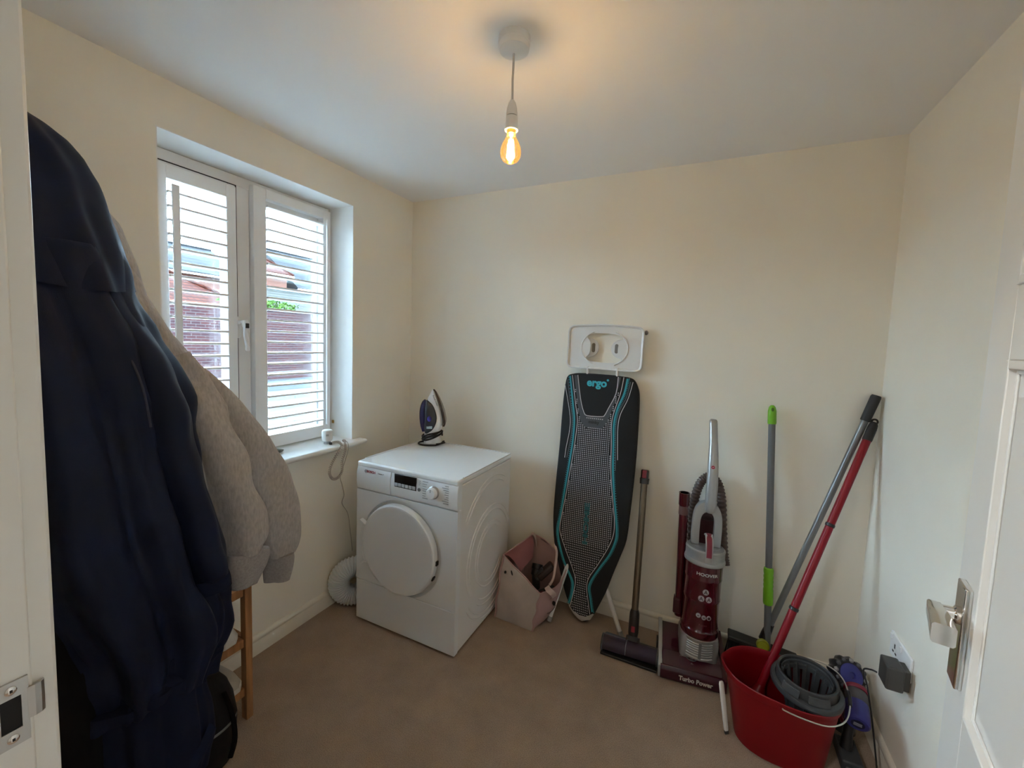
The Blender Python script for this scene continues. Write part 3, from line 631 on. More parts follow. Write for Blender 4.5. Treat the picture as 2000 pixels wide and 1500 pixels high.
# ------------------------------------------------------------------ things on the window board
ZB = .909
tr_ = thing('white_sensor', (-.005, -.655, ZB), 'small white round device at the right end of the window board', 'sensor')
FS = Matrix.Translation((-.030, -.655, ZB))
MB().lathe([(.021, .016), (.0255, .020), (.0275, .030), (.0285, .062), (.027, .073), (.022, .078), (.001, .079)], FS, 32, sx=1.0, sy=1.0).build('body', plast_w, tr_)
MB().lathe([(.018, 0), (.019, .006), (.016, .017)], FS, 24).build('base', mat('grey_base', (.4, .42, .45), .4), tr_)
m = MB(); FR = frame((-.0017, -.655, ZB), (0, 1, 0), (0, 0, 1)); T = Matrix.Translation((-.030, -.655, ZB + .056)) @ Matrix.Rotation(math.radians(-40), 4, 'Z')
for dz in (0, -.006): m.box((.0278, -.007, dz - .001), (.0292, .007, dz + .001), T)
m.build('mark', mgrey, tr_, smooth=False)
m = MB(); m.box((-.004, -.667, ZB), (.010, -.655, ZB + .014)); m.build('connector', black, tr_, bevel=.002)
# coiled white phone style cord
def helix(path, r, turns):
    P = smooth_pts(path, 24); n = len(P); out = []; u = None
    for i, p_ in enumerate(P):
        t = (P[min(i + 1, n - 1)] - P[max(i - 1, 0)]).normalized()
        u = t.orthogonal().normalized() if u is None else (u - t * u.dot(t)).normalized(); w_ = t.cross(u)
        for k in range(2):
            pp = p_ if k == 0 else p_.lerp(P[min(i + 1, n - 1)], .5); a = 2 * PI * turns * (i + k * .5) / n
            out.append(pp + (u * math.cos(a) + w_ * math.sin(a)) * r)
    return out
cc = thing('coiled_cable', (.04, -.66, ZB), 'cream coiled cable hanging over the window board edge', 'cable')
cw = mat('cream_cable', (.50, .45, .38), .5)
pth = [(.012, -.655, ZB + .012), (.045, -.648, ZB + .018), (.071, -.648, ZB + .0), (.076, -.690, .865), (.066, -.712, .82), (.060, -.718, .775), (.058, -.695, .738), (.058, -.660, .735), (.060, -.636, .765), (.066, -.640, .82), (.074, -.628, .875), (.068, -.622, ZB + .016), (.045, -.612, ZB + .020)]
MB().tube(helix(pth, .0058, 62), .0021, 6).build('coil', cw, cc)
MB().tube(smooth_pts([(.045, -.612, ZB + .020), (.062, -.600, ZB + .010), (.0675, -.598, .88), (.045, -.605, .80), (.012, -.604, .72), (.008, -.585, .66), (.008, -.572, .60), (.007, -.585, .555), (.009, -.545, .48), (.009, -.525, .36), (.020, -.520, .25)], 8), .0019, 6).build('straight_lead', cw, cc)
st = thing('stone', (-.068, -.930, ZB), 'flat grey green pebble lying on the window board', 'stone')
m = MB(); m.ball((-.068, -.935, ZB + .012), (.020, .048, .012), 18, 10)
for v in m.v: v += Vector((0, 0, 0)) + Vector((noise.noise(v * 40), noise.noise(v * 40 + Vector((9, 0, 0))), 0)) * .005
m.build('pebble', mat('grey_green_stone', (.14, .16, .13), .55, var=.5, vscale=60), st)
wp = thing('wall_plug', (-.150, WY1 - t_, ZB + .085), 'small brown plug fixed in the right side of the window recess', 'plug')
m = MB(); m.box((-.158, WY1 - t_ - .006, ZB + .078), (-.142, WY1 - t_ - .0003, ZB + .096)); m.build('plug', mat('brown_plug', (.26, .15, .03), .5), wp, bevel=.002)
# ------------------------------------------------------------------ canvas bag with attachments
bag = thing('canvas_bag', (1.02, -.23, 0), 'pink trimmed cream canvas bag full of dark attachments beside the dryer', 'bag')
canvas = mat('cream_canvas', (.47, .40, .36), .9, bump=.3, bscale=500, var=.1, vscale=9); pink = mat('pink_canvas', (.44, .28, .265), .9, bump=.25, bscale=400)
base4 = [Vector(q_) for q_ in ((.868, -.322, .001), (1.092, -.333, .001), (1.128, -.150, .001), (.905, -.130, .001))]
rim4 = [Vector(q_) for q_ in ((.892, -.290, .345), (1.122, -.312, .205), (1.205, -.132, .275), (.985, -.090, .40))]
def bag_pt(u, t, off=0.0):
    """u runs 0..4 round the four sides, t 0..1 up"""
    i = int(u) % 4; f = u - int(u); j = (i + 1) % 4
    b = base4[i].lerp(base4[j], f); r = rim4[i].lerp(rim4[j], f)
    if i == 0: r = r + Vector((0, 0, -.055 * math.sin(PI * f) * 0 - .0)); 
    if i == 2: r = r + Vector((0, 0, .035 * math.sin(PI * f)))
    if i == 1: r = r + Vector((.02 * math.sin(PI * f), 0, -.02 * math.sin(PI * f)))
    p_ = b.lerp(r, t); a, c = (base4[i], base4[j]); nrm = Vector((c.y - a.y, -(c.x - a.x), 0)).normalized()
    bul = .030 * math.sin(PI * min(1, f)) * math.sin(PI * t) ** .8
    wr = .007 * noise.noise(Vector((p_.x * 13, p_.y * 13, p_.z * 16))) * math.sin(PI * f)
    return p_ + nrm * (bul + wr + off)
def bag_side(us, t0, t1, off, nt=14, thick=.0025, close=False):
    mm = MB(); rg = []
    for k in range(nt + 1):
        t = t0 + (t1 - t0) * k / nt
        o_ = [bag_pt(u, t, off) for u in us]; i_ = [bag_pt(u, t, off - thick) for u in us]
        rg.append(o_ + i_[::-1])
    return mm.rings(rg)
usq = lambda a, b, n=14: [a + (b - a) * k / n for k in range(n + 1)]
bag_side(usq(0.0, 1.0), 0, 1, 0).build('front_panel', canvas, bag, angle=60)
bag_side(usq(1.0, 1.999), 0, 1, 0).build('side_panel', pink, bag, angle=60)
bag_side(usq(2.0, 2.999), 0, 1, 0).build('back_panel', mat('dusty_pink_canvas', (.40, .24, .215), .9, bump=.25, bscale=400), bag, angle=60)
bag_side(usq(3.0, 3.999), 0, 1, 0).build('side_panel', pink, bag, angle=60)
MB().add(base4, [(0, 1, 2, 3)]).build('bottom', canvas, bag, smooth=False)
for u0 in (0.0, 1.0, 2.0, 3.0):
    m = MB(); pts = [bag_pt((u0 + .001) % 4, k / 14, .002) for k in range(15)]; pts = [p_ + Vector((.004 * math.sin(k * 1.1), .004 * math.cos(k * .9), 0)) for k, p_ in enumerate(pts)]
    m.tube(pts, .0055, 8); m.build('corner_piping', pink, bag)
pts = [bag_pt(4 * k / 80 % 4, 1.0, .001) for k in range(80)]
MB().tube(pts, .0035, 6, closed=True).build('rim_hem', pink, bag)
# side flap folded over the left of the opening and the handle tabs
m = MB(); rg = []
for k in range(9):
    t = k / 8; a = Vector((.893, -.285, .345)).lerp(Vector((.980, -.100, .395)), t); b = Vector((.985, -.262, .262)).lerp(Vector((1.012, -.150, .30)), t); mid = (a + b) / 2 + Vector((.01, -.005, .022 + .01 * math.sin(6 * t)))
    row = [a, (a + mid) / 2 + Vector((0, 0, .01)), mid, (mid + b) / 2 + Vector((0, 0, .004)), b]; rg.append(row + [v - Vector((0, 0, .003)) for v in row[::-1]])
m.rings(rg); m.build('folded_flap', mat('rose_lining', (.27, .10, .10), .9, bump=.2, bscale=300), bag, angle=60)
m = MB(); rg = []
for p_, w_ in zip(smooth_pts([(.955, -.108, .372), (.985, -.112, .415), (1.010, -.118, .400), (1.022, -.125, .355)], 4), [.018] * 20):
    d = Vector((.2, -.9, .1)).normalized() * w_; rg.append([p_ - d, p_ + d, p_ + d + Vector((0, 0, -.003)), p_ - d + Vector((0, 0, -.003))])
m.rings(rg); m.build('handle_tab', mat('pale_pink_webbing', (.56, .42, .38), .85), bag, angle=60)
m = MB(); rg = []
for p_ in smooth_pts([(1.140, -.262, .222), (1.158, -.288, .226), (1.180, -.286, .212), (1.186, -.268, .186), (1.172, -.262, .168)], 4):
    d = Vector((.35, .9, .1)).normalized() * .017; rg.append([p_ - d, p_ + d, p_ + d + Vector((.001, -.001, -.004)), p_ - d + Vector((.001, -.001, -.004))])
m.rings(rg); m.build('handle_tab', MATS['pale_pink_webbing'], bag, angle=60)
MB().tube(smooth_pts([(1.125, -.115, .385), (1.150, -.150, .36), (1.158, -.19, .30), (1.160, -.22, .25), (1.150, -.25, .225)], 5), .0065, 8, flat=.5).build('handle_strap', MATS['pale_pink_webbing'], bag)
m = MB(); (u, t, r) = (.13, .80, .0065)
if True:
    T = frame(bag_pt(u, t, .0008), bag_pt(u + .02, t) - bag_pt(u, t), bag_pt(u, t + .02) - bag_pt(u, t)); m.lathe([(r, -.001), (r, .001)], T, 16, sy=1.3); m.build('eyelet', black, bag); m = MB()
T = frame(bag_pt(.30, .895, .0012), bag_pt(.32, .895) - bag_pt(.30, .895), bag_pt(.30, .915) - bag_pt(.30, .895)); T = T @ Matrix.Rotation(-.6, 4, 'Z'); m.lathe([(.007, -.001), (.007, .001)], T, 16, sx=1.9, sy=.6)
m.build('eyelet', black, bag)
m = MB(); T = frame(bag_pt(1.42, .62, .002), bag_pt(1.5, .62) - bag_pt(1.42, .62), bag_pt(1.42, .7) - bag_pt(1.42, .62)) @ Matrix.Rotation(.5, 4, 'Z'); m.lathe([(.010, -.0005), (.010, .002)], T, 18, sy=1.7)
m.tube([bag_pt(1.3 + .4 * k / 8, .40 - .05 * math.sin(PI * k / 8), .002) for k in range(9)], .0013, 6)
m.build('printed_mark', black, bag)
ad1 = thing('vacuum_attachment', (1.07, -.19, .24), 'round black nozzle, leftmost of the attachments in the canvas bag', 'attachment', group='attachments in the canvas bag')
T = frame((1.035, -.185, .225), (1, .2, 0), (-.1, .7, -.75)); 
m = MB(); T = frame((1.040, -.175, .20), (1, 0, 0), (0, .90, .25)); m.lathe([(.028, 0), (.028, .03), (.030, .032), (.030, .058), (.024, .058), (.024, .02)], frame((1.045, -.18, .215), (1, .1, 0), (0, .8, -.5)), 24, cap=False); m.build('nozzle', black, ad1)
MB().cyl((1.045, -.17, .14), (1.045, -.182, .222), .022, n=20).build('neck', dgrey, ad1)
ad2 = thing('vacuum_attachment', (1.12, -.18, .24), 'dark grey crevice tool lying across the top of the canvas bag', 'attachment', group='attachments in the canvas bag')
m = MB(); a, b = Vector((1.070, -.205, .222)), Vector((1.140, -.160, .300)); d = (b - a).normalized(); T = frame(a, d, (-.4, .9, 0)); m.box((0, -.028, -.018), (.105, .028, .018), T); m.build('brush_body', mat('smoky_grey_plastic', (.055, .045, .048), .25), ad2, bevel=.010, seg=3)
m = MB(); m.cyl(T @ Vector((-.01, 0, 0)), T @ Vector((.05, 0, .012)), .019, n=18); m.build('collar', dgrey, ad2)
ad3 = thing('vacuum_attachment', (1.14, -.2, .2), 'black tool with a small red catch at the bag front', 'attachment', group='attachments in the canvas bag')
m = MB(); T = frame((1.120, -.215, .150), (.75, .1, .45), (0, 1, 0)); m.box((-.045, -.035, -.02), (.05, .035, .02), T); m.build('body', dgrey, ad3, bevel=.008, seg=3)
m = MB(); m.box((-.02, -.03, .019), (.0, -.012, .024), T); m.build('catch', mat('catch_red', (.2, .01, .02), .4), ad3, bevel=.001)

# ------------------------------------------------------------------ ironing board leaning on the back wall
BO = Vector((1.313, -.15, .022)); bd = Vector((0, .07151453, .99743956)); bn = Vector((0, -.99743956, .07151453)); BF = frame(BO, (1, 0, 0), bd)     # local z = outward
ib = thing('ironing_board', BO, 'ironing board in a black printed cover leaning upside down on the back wall', 'ironing board')
outl = [(-0.182, 1.302), (-0.193, 1.21), (-0.197, 1.095), (-0.199, 0.923), (-0.206, 0.721), (-0.208, 0.548), (-0.2, 0.435), (-0.185, 0.352), (-0.158, 0.259), (-0.119, 0.141), (-0.078, 0.054), (-0.029, 0.004)]
outr = [(0.046, 0.022), (0.077, 0.093), (0.11, 0.179), (0.14, 0.283), (0.17, 0.38), (0.195, 0.472), (0.204, 0.607), (0.21, 0.741), (0.215, 0.901), (0.215, 1.086), (0.211, 1.218), (0.199, 1.275), (0.171, 1.316), (0.105, 1.327), (0.024, 1.330), (-0.088, 1.330), (-0.145, 1.324)]
outline = [(v.x, v.y) for v in smooth_pts([(x, y, 0) for x, y in outl + [(.008, -.008)] + outr], 4, True)]
def scale_poly(poly, d):
    out = []; n = len(poly)
    for i in range(n):
        a, b, c = Vector(poly[i - 1]), Vector(poly[i]), Vector(poly[(i + 1) % n]); t = (c - a); t = t.normalized() if t.length else Vector((1, 0)); out.append((b.x - t.y * d, b.y + t.x * d))
    return out
cov = mat('black_cover_cloth', (.010, .011, .013), .85, bump=.2, bscale=300)
rg = []
for d, z in ((.006, -.034), (.0, -.030), (0, -.008), (.003, -.003), (.009, .0)): rg.append([BF @ Vector((x, y, z)) for x, y in scale_poly(outline, d)])
MB().rings(rg).build('cover', cov, ib, angle=60)
def ribbon(pts, w_, z, k=6):
    P = smooth_pts([(x, y, 0) for x, y in pts], k); mm = MB(); vs = []; fs = []
    for i, p_ in enumerate(P):
        t = (P[min(i + 1, len(P) - 1)] - P[max(i - 1, 0)]).normalized(); nx = Vector((-t.y, t.x, 0)) * w_ / 2
        vs += [BF @ (p_ + nx + Vector((0, 0, z))), BF @ (p_ - nx + Vector((0, 0, z)))]
        if i: fs.append((2 * i - 2, 2 * i - 1, 2 * i + 1, 2 * i))
    return mm.add(vs, fs)
cyl_ = [(-0.163, 1.311), (-0.136, 1.158), (-0.122, 1.075), (-0.122, 0.962), (-0.132, 0.848), (-0.144, 0.732), (-0.154, 0.631), (-0.165, 0.529), (-0.172, 0.463), (-0.167, 0.413), (-0.15, 0.355), (-0.121, 0.283), (-0.084, 0.222), (-0.067, 0.184), (-0.069, 0.127), (-0.083, 0.068)]
cyr_ = [(0.147, 1.316), (0.135, 1.238), (0.106, 1.154), (0.093, 1.072), (0.098, 0.964), (0.105, 0.83), (0.117, 0.724), (0.137, 0.593), (0.146, 0.514), (0.142, 0.46), (0.117, 0.385), (0.073, 0.306), (0.032, 0.226), (0.021, 0.181), (0.033, 0.129), (0.048, 0.060)]
inl_ = [(-0.150, 1.315), (-0.121, 1.159), (-0.105, 1.077), (-0.107, 0.992), (-0.116, 0.878), (-0.129, 0.763), (-0.141, 0.648), (-0.155, 0.545), (-0.162, 0.471), (-0.154, 0.43), (-0.12, 0.354), (-0.076, 0.266), (-0.054, 0.202), (-0.061, 0.129), (-0.076, 0.050)]
inr_ = [(0.128, 1.322), (0.116, 1.236), (0.087, 1.125), (0.081, 1.057), (0.087, 0.963), (0.094, 0.828), (0.107, 0.722), (0.124, 0.617), (0.131, 0.565), (0.131, 0.498), (0.110, 0.425), (0.058, 0.314), (0.017, 0.235), (0.010, 0.179), (0.022, 0.113), (0.036, 0.044)]
Z1 = .0012
for s_ in (cyl_, cyr_): ribbon(s_, .0095, Z1).build('turquoise_stripe', cyan_m, ib, smooth=False)
m = ribbon(inl_, .0035, Z1 + .0004); 
ribbon(inl_, .0035, Z1 + .0004).build('piping_line', pipe_m, ib, smooth=False); ribbon(inr_, .0035, Z1 + .0004).build('piping_line', pipe_m, ib, smooth=False)
ribbon([(-0.189, 1.262), (-0.162, 1.156), (-0.145, 1.072), (-0.146, 1.001), (-0.157, 0.92), (-0.162, 0.858)], .003, Z1).build('piping_line', pipe_m, ib, smooth=False)
ribbon([(0.176, 1.300), (0.157, 1.213), (0.124, 1.129), (0.115, 1.061), (0.120, .96), (0.125, 0.887)], .003, Z1).build('piping_line', pipe_m, ib, smooth=False)
ribbon([(-.176, 1.29), (-.15, 1.158), (-.134, 1.075), (-.134, .98), (-.15, .86)], .006, Z1 - .0003).build('grey_stripe', pad_m, ib, smooth=False)
ribbon([(.163, 1.30), (.148, 1.22), (.117, 1.145), (.104, 1.07), (.110, .95), (.117, .83)], .006, Z1 - .0003).build('grey_stripe', pad_m, ib, smooth=False)
trap = [(-0.119, 1.318), (0.099, 1.322), (0.093, 1.234), (0.058, 1.15), (0.042, 1.115), (0.026, 1.105), (-0.052, 1.102), (-0.073, 1.122), (-0.095, 1.19)]
greyp = [(-0.140, 1.316), (-0.11, 1.161), (-0.086, 1.066), (-0.061, 1.037), (0.033, 1.04), (0.058, 1.078), (0.088, 1.18), (0.113, 1.320)]
m = MB(); n = len(greyp); m.add([BF @ Vector((x, y, Z1)) for x, y in greyp], [tuple(range(n))]); m.build('grey_yoke', pad_m, ib, smooth=False)
m = MB(); n = len(trap); m.add([BF @ Vector((x, y, Z1 + .0006)) for x, y in trap], [tuple(range(n))]); m.build('black_yoke', cov, ib, smooth=False)
ribbon(trap[0:1] + trap[:0:-1] + trap[1:1], .0035, Z1 + .0010, 3).build('piping_line', pipe_m, ib, smooth=False)
def xat(tab, y):
    for a, b in zip(tab, tab[1:]):
        if (a[1] - y) * (b[1] - y) <= 0 and a[1] != b[1]: return a[0] + (b[0] - a[0]) * (y - a[1]) / (b[1] - a[1])
    return None
def inside(poly, x, y):
    c = False; n = len(poly)
    for i in range(n):
        (x1, y1), (x2, y2) = poly[i - 1], poly[i]
        if (y1 > y) != (y2 > y) and x < (x2 - x1) * (y - y1) / (y2 - y1) + x1: c = not c
    return c
m = MB(); y = .020; row = 0
while y < 1.24:
    a, b = xat(inl_, y), xat(inr_, y)
    if a is None: a = -.074
    if b is None: b = .032
    x = math.ceil((a + .006) / .0105) * .0105
    while x < b - .006:
        ok = not inside(greyp, x, y) or (1.088 < y < 1.097 and -.058 < x < .032)
        if y < .05 and not inside(scale_poly(outline, .012), x, y): ok = False
        if ok:
            s_ = .0028; z_ = Z1 + .0004; m.add([BF @ Vector((x + dx * s_, y + dy * s_, z_)) for dx, dy in ((-1, -1), (1, -1), (1, 1), (-1, 1))], [(0, 1, 2, 3)])
        x += .0105
    y += .0105 if y > .4 else .0125
m.build('printed_dots', mat('pale_dot_print', (.46, .44, .47), .8), ib, smooth=False, kind='stuff')
m = MB()
for tab, sg in ((cyl_, -1), (cyr_, 1)):
    P = smooth_pts([(a, b, 0) for a, b in tab], 10)
    for i in range(0, len(P), 1):
        p_ = P[i]; x, yv = p_.x + sg * .0085, p_.y; s_ = .0020; m.add([BF @ Vector((x + dx * s_, yv + dy * s_, Z1)) for dx, dy in ((-1, -1), (1, -1), (1, 1), (-1, 1))], [(0, 1, 2, 3)])
m.build('stitch_dots', cyan_m, ib, smooth=False, kind='stuff')
text('lettering', 'ergo', .058, mat('cyan_lettering', (.05, .42, .50), .7), ib, BF @ Matrix.Translation((-.012, 1.281, Z1 + .0008)), bold=.0022)
m = MB(); m.lathe([(.006, 0), (.006, .0006)], BF @ Matrix.Translation((.046, 1.300, Z1 + .0008)), 14); m.build('logo_dot', MATS['cyan_lettering'], ib, smooth=False)
text('lettering', 'minky', .024, black, ib, BF @ Matrix.Translation((-.014, 1.070, Z1 + .0006)), bold=.0008)
text('lettering', 'HOME', .036, mat('faded_cyan_lettering', (.022, .115, .135), .8), ib, BF @ Matrix.Translation((-.016, .520, Z1 + .0007)) @ Matrix.Rotation(PI / 2, 4, 'Z'), bold=.002, sx=2.2)
# pale felt showing at the tip under the hem
tipp = [(-.086, .064), (-.058, .036), (-.02, .022), (.016, .024), (.052, .052)]
m = MB(); lo = [(-.078, .048), (-.052, .020), (-.027, .002), (-.006, -.006), (.04, .014), (.058, .048)]
P = tipp + lo[::-1]; 
m.rings([[BF @ Vector((x, y, z)) for x, y in P] for z in (-.036, .0022)]); m.build('felt_tip', mat('pale_felt', (.42, .38, .35), .9), ib, bevel=.002)
white_metal = mat('white_enamel_tube', (.72, .71, .69), .35)
for a, b in (((1.235, -.075, .42), (1.148, -.222, .013)), ((1.345, -.068, .36), (1.520, -.162, .013))):
    a, b = Vector(a), Vector(b); lg = MB().tube([a, b], .0115, 16).build('leg', white_metal, ib)
    MB().tube([b + (a - b).normalized() * .022, b - (a - b).normalized() * .003], .0135, 16).build('foot_cap', mat('grey_rubber', (.30, .29, .27), .7), lg)
MB().tube([(1.235, -.075, .42), (1.345, -.068, .36)], .010, 12).build('cross_bar', white_metal, ib)
MB().tube([(1.300, -.100, .12), (1.315, -.030, 1.30)], .010, 12).build('frame_tube', white_metal, ib)
# iron rest
IR = frame((1.325, -.036, 1.488), (1, 0, -.012), (-.006, .03, 1))
def rrect(w_, h, r, n=6, bulge=0.0):
    out = []
    for cx_, cy_, a0 in ((w_ - r, h - r, 0), (-w_ + r, h - r, 90), (-w_ + r, -h + r, 180), (w_ - r, -h + r, 270)):
        for k in range(n + 1):
            a = math.radians(a0 + 90 * k / n); out.append((cx_ + r * math.cos(a), cy_ + r * math.sin(a)))
    res = []
    for i in range(len(out)):
        a, b = out[i], out[(i + 1) % len(out)]; L_ = math.hypot(b[0] - a[0], b[1] - a[1]); k_ = 10 if L_ > .05 else 1
        for j in range(k_):
            x, y = a[0] + (b[0] - a[0]) * j / k_, a[1] + (b[1] - a[1]) * j / k_; res.append((x, y + bulge * (1 - (x / w_) ** 2) * (1 if y > 0 else -.2)))
    return res
rest_m = mat('white_rest_plastic', (.74, .74, .73), .3)
o_ = rrect(.203, .116, .030, bulge=.012); i2 = scale_poly(o_, .010)
# opening: straight sides with rounded top and bottom
hole = [(v.x, v.y) for v in smooth_pts([(x, y, 0) for x, y in ((.102, .062), (.06, .074), (0, .079), (-.06, .076), (-.100, .066), (-.093, .052), (-.078, .030), (-.074, 0), (-.080, -.035), (-.094, -.052), (-.100, -.064), (-.06, -.074), (0, -.078), (.06, -.076), (.096, -.066), (.090, -.053), (.076, -.035), (.072, 0), (.078, .030), (.096, .050))], 4, True)]
NP = 120
def resample(poly, n):
    """by angle about the centre"""
    res = []
    for j in range(n):
        a = 2 * PI * j / n; dx, dy = math.cos(a), math.sin(a); best = None
        for k in range(len(poly)):
            (x1, y1), (x2, y2) = poly[k - 1], poly[k]; den = dx * (y2 - y1) - dy * (x2 - x1)
            if abs(den) < 1e-12: continue
            t = (x1 * (y2 - y1) - y1 * (x2 - x1)) / den; u = (x1 * dy - y1 * dx) / den
            if t > 0 and -1e-6 <= u <= 1 + 1e-6: best = t if best is None else max(best, t)
        res.append((dx * best, dy * best))
    return res
O, I, Hh = resample(o_, NP), resample(i2, NP), resample(hole, NP)
rg = [[IR @ Vector((x, y, z)) for x, y in P] for P, z in ((Hh, -.006), (O, -.006), (O, .006), (scale_poly(O, .004), .009), (I, .006), (scale_poly(I, .003), -.001), (Hh, -.001))]
rest = MB().rings(rg, closed=True).build('iron_rest', rest_m, ib, angle=40)
for s_ in (-1, 1):
    m = MB(); pts = [IR @ Vector((s_ * .125 * math.cos(a), .098 * math.sin(a), .0005)) for a in [math.radians(-62 + 124 * k / 20) for k in range(21)]]; m.tube(pts, .0035, 8); m.build('oval_ridge', rest_m, rest)
    m = MB(); pl_ = [(s_ * .100, .052), (s_ * .100, -.056)] + [(s_ * (.088 - .055 * math.cos(math.radians(a))), -.052 * math.sin(math.radians(a))) for a in range(80, -81, -10)]
    m.prism(pl_, IR @ Matrix.Translation((0, 0, -.030)), .012); m.build('rest_pad', rest_m, rest, bevel=.003)
    m = MB(); m.prism([(x + s_ * .062, y) for x, y in rrect(.009, .025, .0089)], IR @ Matrix.Translation((0, 0, -.0185)), .002); m.build('pad_slot', mat('slot_grey', (.22, .215, .20), .6), rest)
for x in (1.245, 1.405):
    MB().tube([(x, -.052, 1.300), (x - .003, -.040, 1.385)], .007, 12).build('rest_arm', white_metal, ib)
MB().ball((1.535, -.022, 1.575), (.010, .014, .012), 12, 8).build('rest_bumper', mgrey, rest)

# ------------------------------------------------------------------ stick vacuum wand with roller head
sv = thing('stick_vacuum_wand', (1.585, -.23, 0), 'bronze vacuum wand with a wide roller head leaning on the back wall', 'vacuum cleaner')
bronze = mat('bronze_tube', (.20, .155, .105), .35, .85)
a, b = Vector((1.573, -.042, .815)), Vector((1.584, -.196, .185)); d = (b - a)
MB().tube([a, b], .0165, 24).build('wand_tube', bronze, sv)
top = MB().tube([a - d * .075, a - d * .068, a - d * .01, a - d * .008, a + d * .035], [.017, .020, .020, .024, .0225], 20).build('wand_socket', mat('dark_socket', (.030, .026, .026), .3), sv)
m = MB(); T = frame(a - d * .045 + Vector((0, -.0195, .002)), (1, 0, 0), -d); m.box((-.011, -.020, -.003), (.011, .020, .003), T); m.build('red_release_button', mat('deep_red_button', (.22, .01, .025), .3), top, bevel=.002)
m = MB(); m.box((-.003, -.22, -.0006), (.0, -.10, .0006), frame((a + b) / 2 + Vector((0, -.0166, .03)), (1, 0, 0), -d)); 
cf_ = MB().tube([b - d * .02, b + d * .005, b + d * .03, b + d * .14, b + d * .19, b + d * .20], [.0175, .023, .024, .0245, .020, .015], 20).build('wand_cuff', mat('dark_socket', (.03, .026, .026), .3), sv)
m = MB(); T = frame(b + d * .105 + Vector((0, -.0238, .0)), (1, 0, 0), -d); m.box((-.009, -.014, -.003), (.009, .014, .002), T); m.build('red_release_button', MATS['deep_red_button'], cf_, bevel=.002)
m = MB(); m.tube([(1.585, -.222, .062), (1.585, -.238, .048)], [.024, .026], 18); m.ball((1.587, -.235, .055), (.034, .030, .034), 18, 10); m.build('swivel_joint', dgrey, sv)
m = MB(); m.cyl((1.556, -.235, .052), (1.618, -.235, .052), .026, n=20); m.build('joint_wheel', black, sv)
# head: clear lilac roller cover over a dark roller
hx0, hx1, hy, hz, hr = 1.452, 1.716, -.283, .042, .036
hx1 = 1.708; tilt = (hx1, hy + .012, hz)
m = MB(); m.cyl((hx0 + .004, hy, hz), (hx1 - .004, hy + .012, hz), .031, n=28); m.build('brush_roller', mat('roller_purple', (.055, .045, .062), .8, var=.35, vscale=70), sv)
cg = bpy.data.materials.new('smoky_lilac_cover'); 
cg = mat('smoky_lilac_cover', (.20, .16, .24), .08, trans=.75, ior=1.2)
m = MB(); rg = []
for t in (0, 1):
    c = Vector((hx0, hy, hz)).lerp(Vector(tilt), t); rr = []
    for k in range(17):
        a_ = math.radians(-25 + 205 * k / 16); rr.append(c + Vector((0, -math.cos(a_) * hr, math.sin(a_) * hr)))
    rr2 = [c + (p_ - c) * .93 for p_ in rr]; rg.append(rr + rr2[::-1])
m.rings(rg); m.build('clear_cover', cg, sv)
m = MB()
for t in (0, 1):
    c = Vector((hx0, hy, hz)).lerp(Vector(tilt), t); m.cyl(c - Vector((.004, 0, 0)), c + Vector((.004, 0, 0)), hr + .0025, n=28)
c = Vector((hx0, hy, hz)).lerp(Vector(tilt), .44); m.build('end_cap', dgrey, sv)
m = MB(); rr = []
for k in range(15):
    a_ = math.radians(-20 + 190 * k / 14); rr.append((-math.cos(a_), math.sin(a_)))
m.rings([[c + Vector((dx, y * r_, z * r_)) for y, z in rr] + [c + Vector((dx, y * (hr - .002), z * (hr - .002))) for y, z in rr[::-1]] for dx, r_ in ((-.0015, hr + .001), (.0015, hr + .001))]); m.build('seam', mgrey, sv)
m = MB(); m.box((hx0 - .002, hy + .004, .010), (hx1 + .002, hy + .060, .062)); m.build('rear_housing', dgrey, sv, bevel=.012, seg=3)
m = MB(); m.box((hx0 - .003, hy - .040, .002), (hx1 + .003, hy + .05, .013)); m.build('sole', black, sv, bevel=.003)

# ------------------------------------------------------------------ upright vacuum cleaner
uv = thing('upright_vacuum', (1.875, -.2, 0), 'dark red and silver upright vacuum cleaner standing against the back wall', 'vacuum cleaner')
HA = math.radians(6.6); hxv = Vector((math.cos(HA), math.sin(HA), 0)); hyv = Vector((-math.sin(HA), math.cos(HA), 0)); ho = Vector((1.715, -.338, 0))
def hp3(x, y, z): return ho + hxv * x + hyv * y + Vector((0, 0, z))
HW = .288
prof = [(.0, .004), (-.002, .018), (.0, .052), (.006, .070), (.020, .079), (.10, .096), (.17, .112), (.245, .118), (.262, .105), (.265, .004)]
m = MB(); xs = [.018, .026, HW - .026, HW - .018]
m.rings([[hp3(x, y + (.004 if k in (0, 3) else 0), z) for y, z in prof] for k, x in enumerate(xs)]); base = m.build('floor_head', mat('head_maroon', (.048, .005, .014), .22, coat=.4), uv, bevel=.003)
m = MB(); m.rings([[hp3(x, y, z) for y, z in ((-.004, .006), (-.0065, .030), (-.004, .050), (.004, .066), (.012, .066), (.012, .006))] for x in (.012, HW - .012)]); nb = m.build('front_bumper', mat('bumper_plum', (.045, .008, .018), .2, coat=.3), uv, bevel=.003)
for x0, x1, sg in ((.002, .020, 1), (HW - .020, HW - .002, -1)):
    m = MB(); sp = [(.0, .006), (-.003, .03), (.002, .060), (.020, .076), (.06, .082), (.10, .098), (.13, .118), (.17, .135), (.235, .140), (.240, .128), (.18, .120), (.145, .10), (.12, .06), (.12, .006)]
    m.rings([[hp3(x, y, z) for y, z in sp] for x in (x0, x1)]); m.build('side_strip', silver if sg > 0 else dred2, uv, bevel=.002)
m = MB()
for x in (.01, HW - .01): m.cyl(hp3(x - .012, .20, .03), hp3(x + .012, .20, .03), .03, n=20)
m.build('wheel', black, uv)
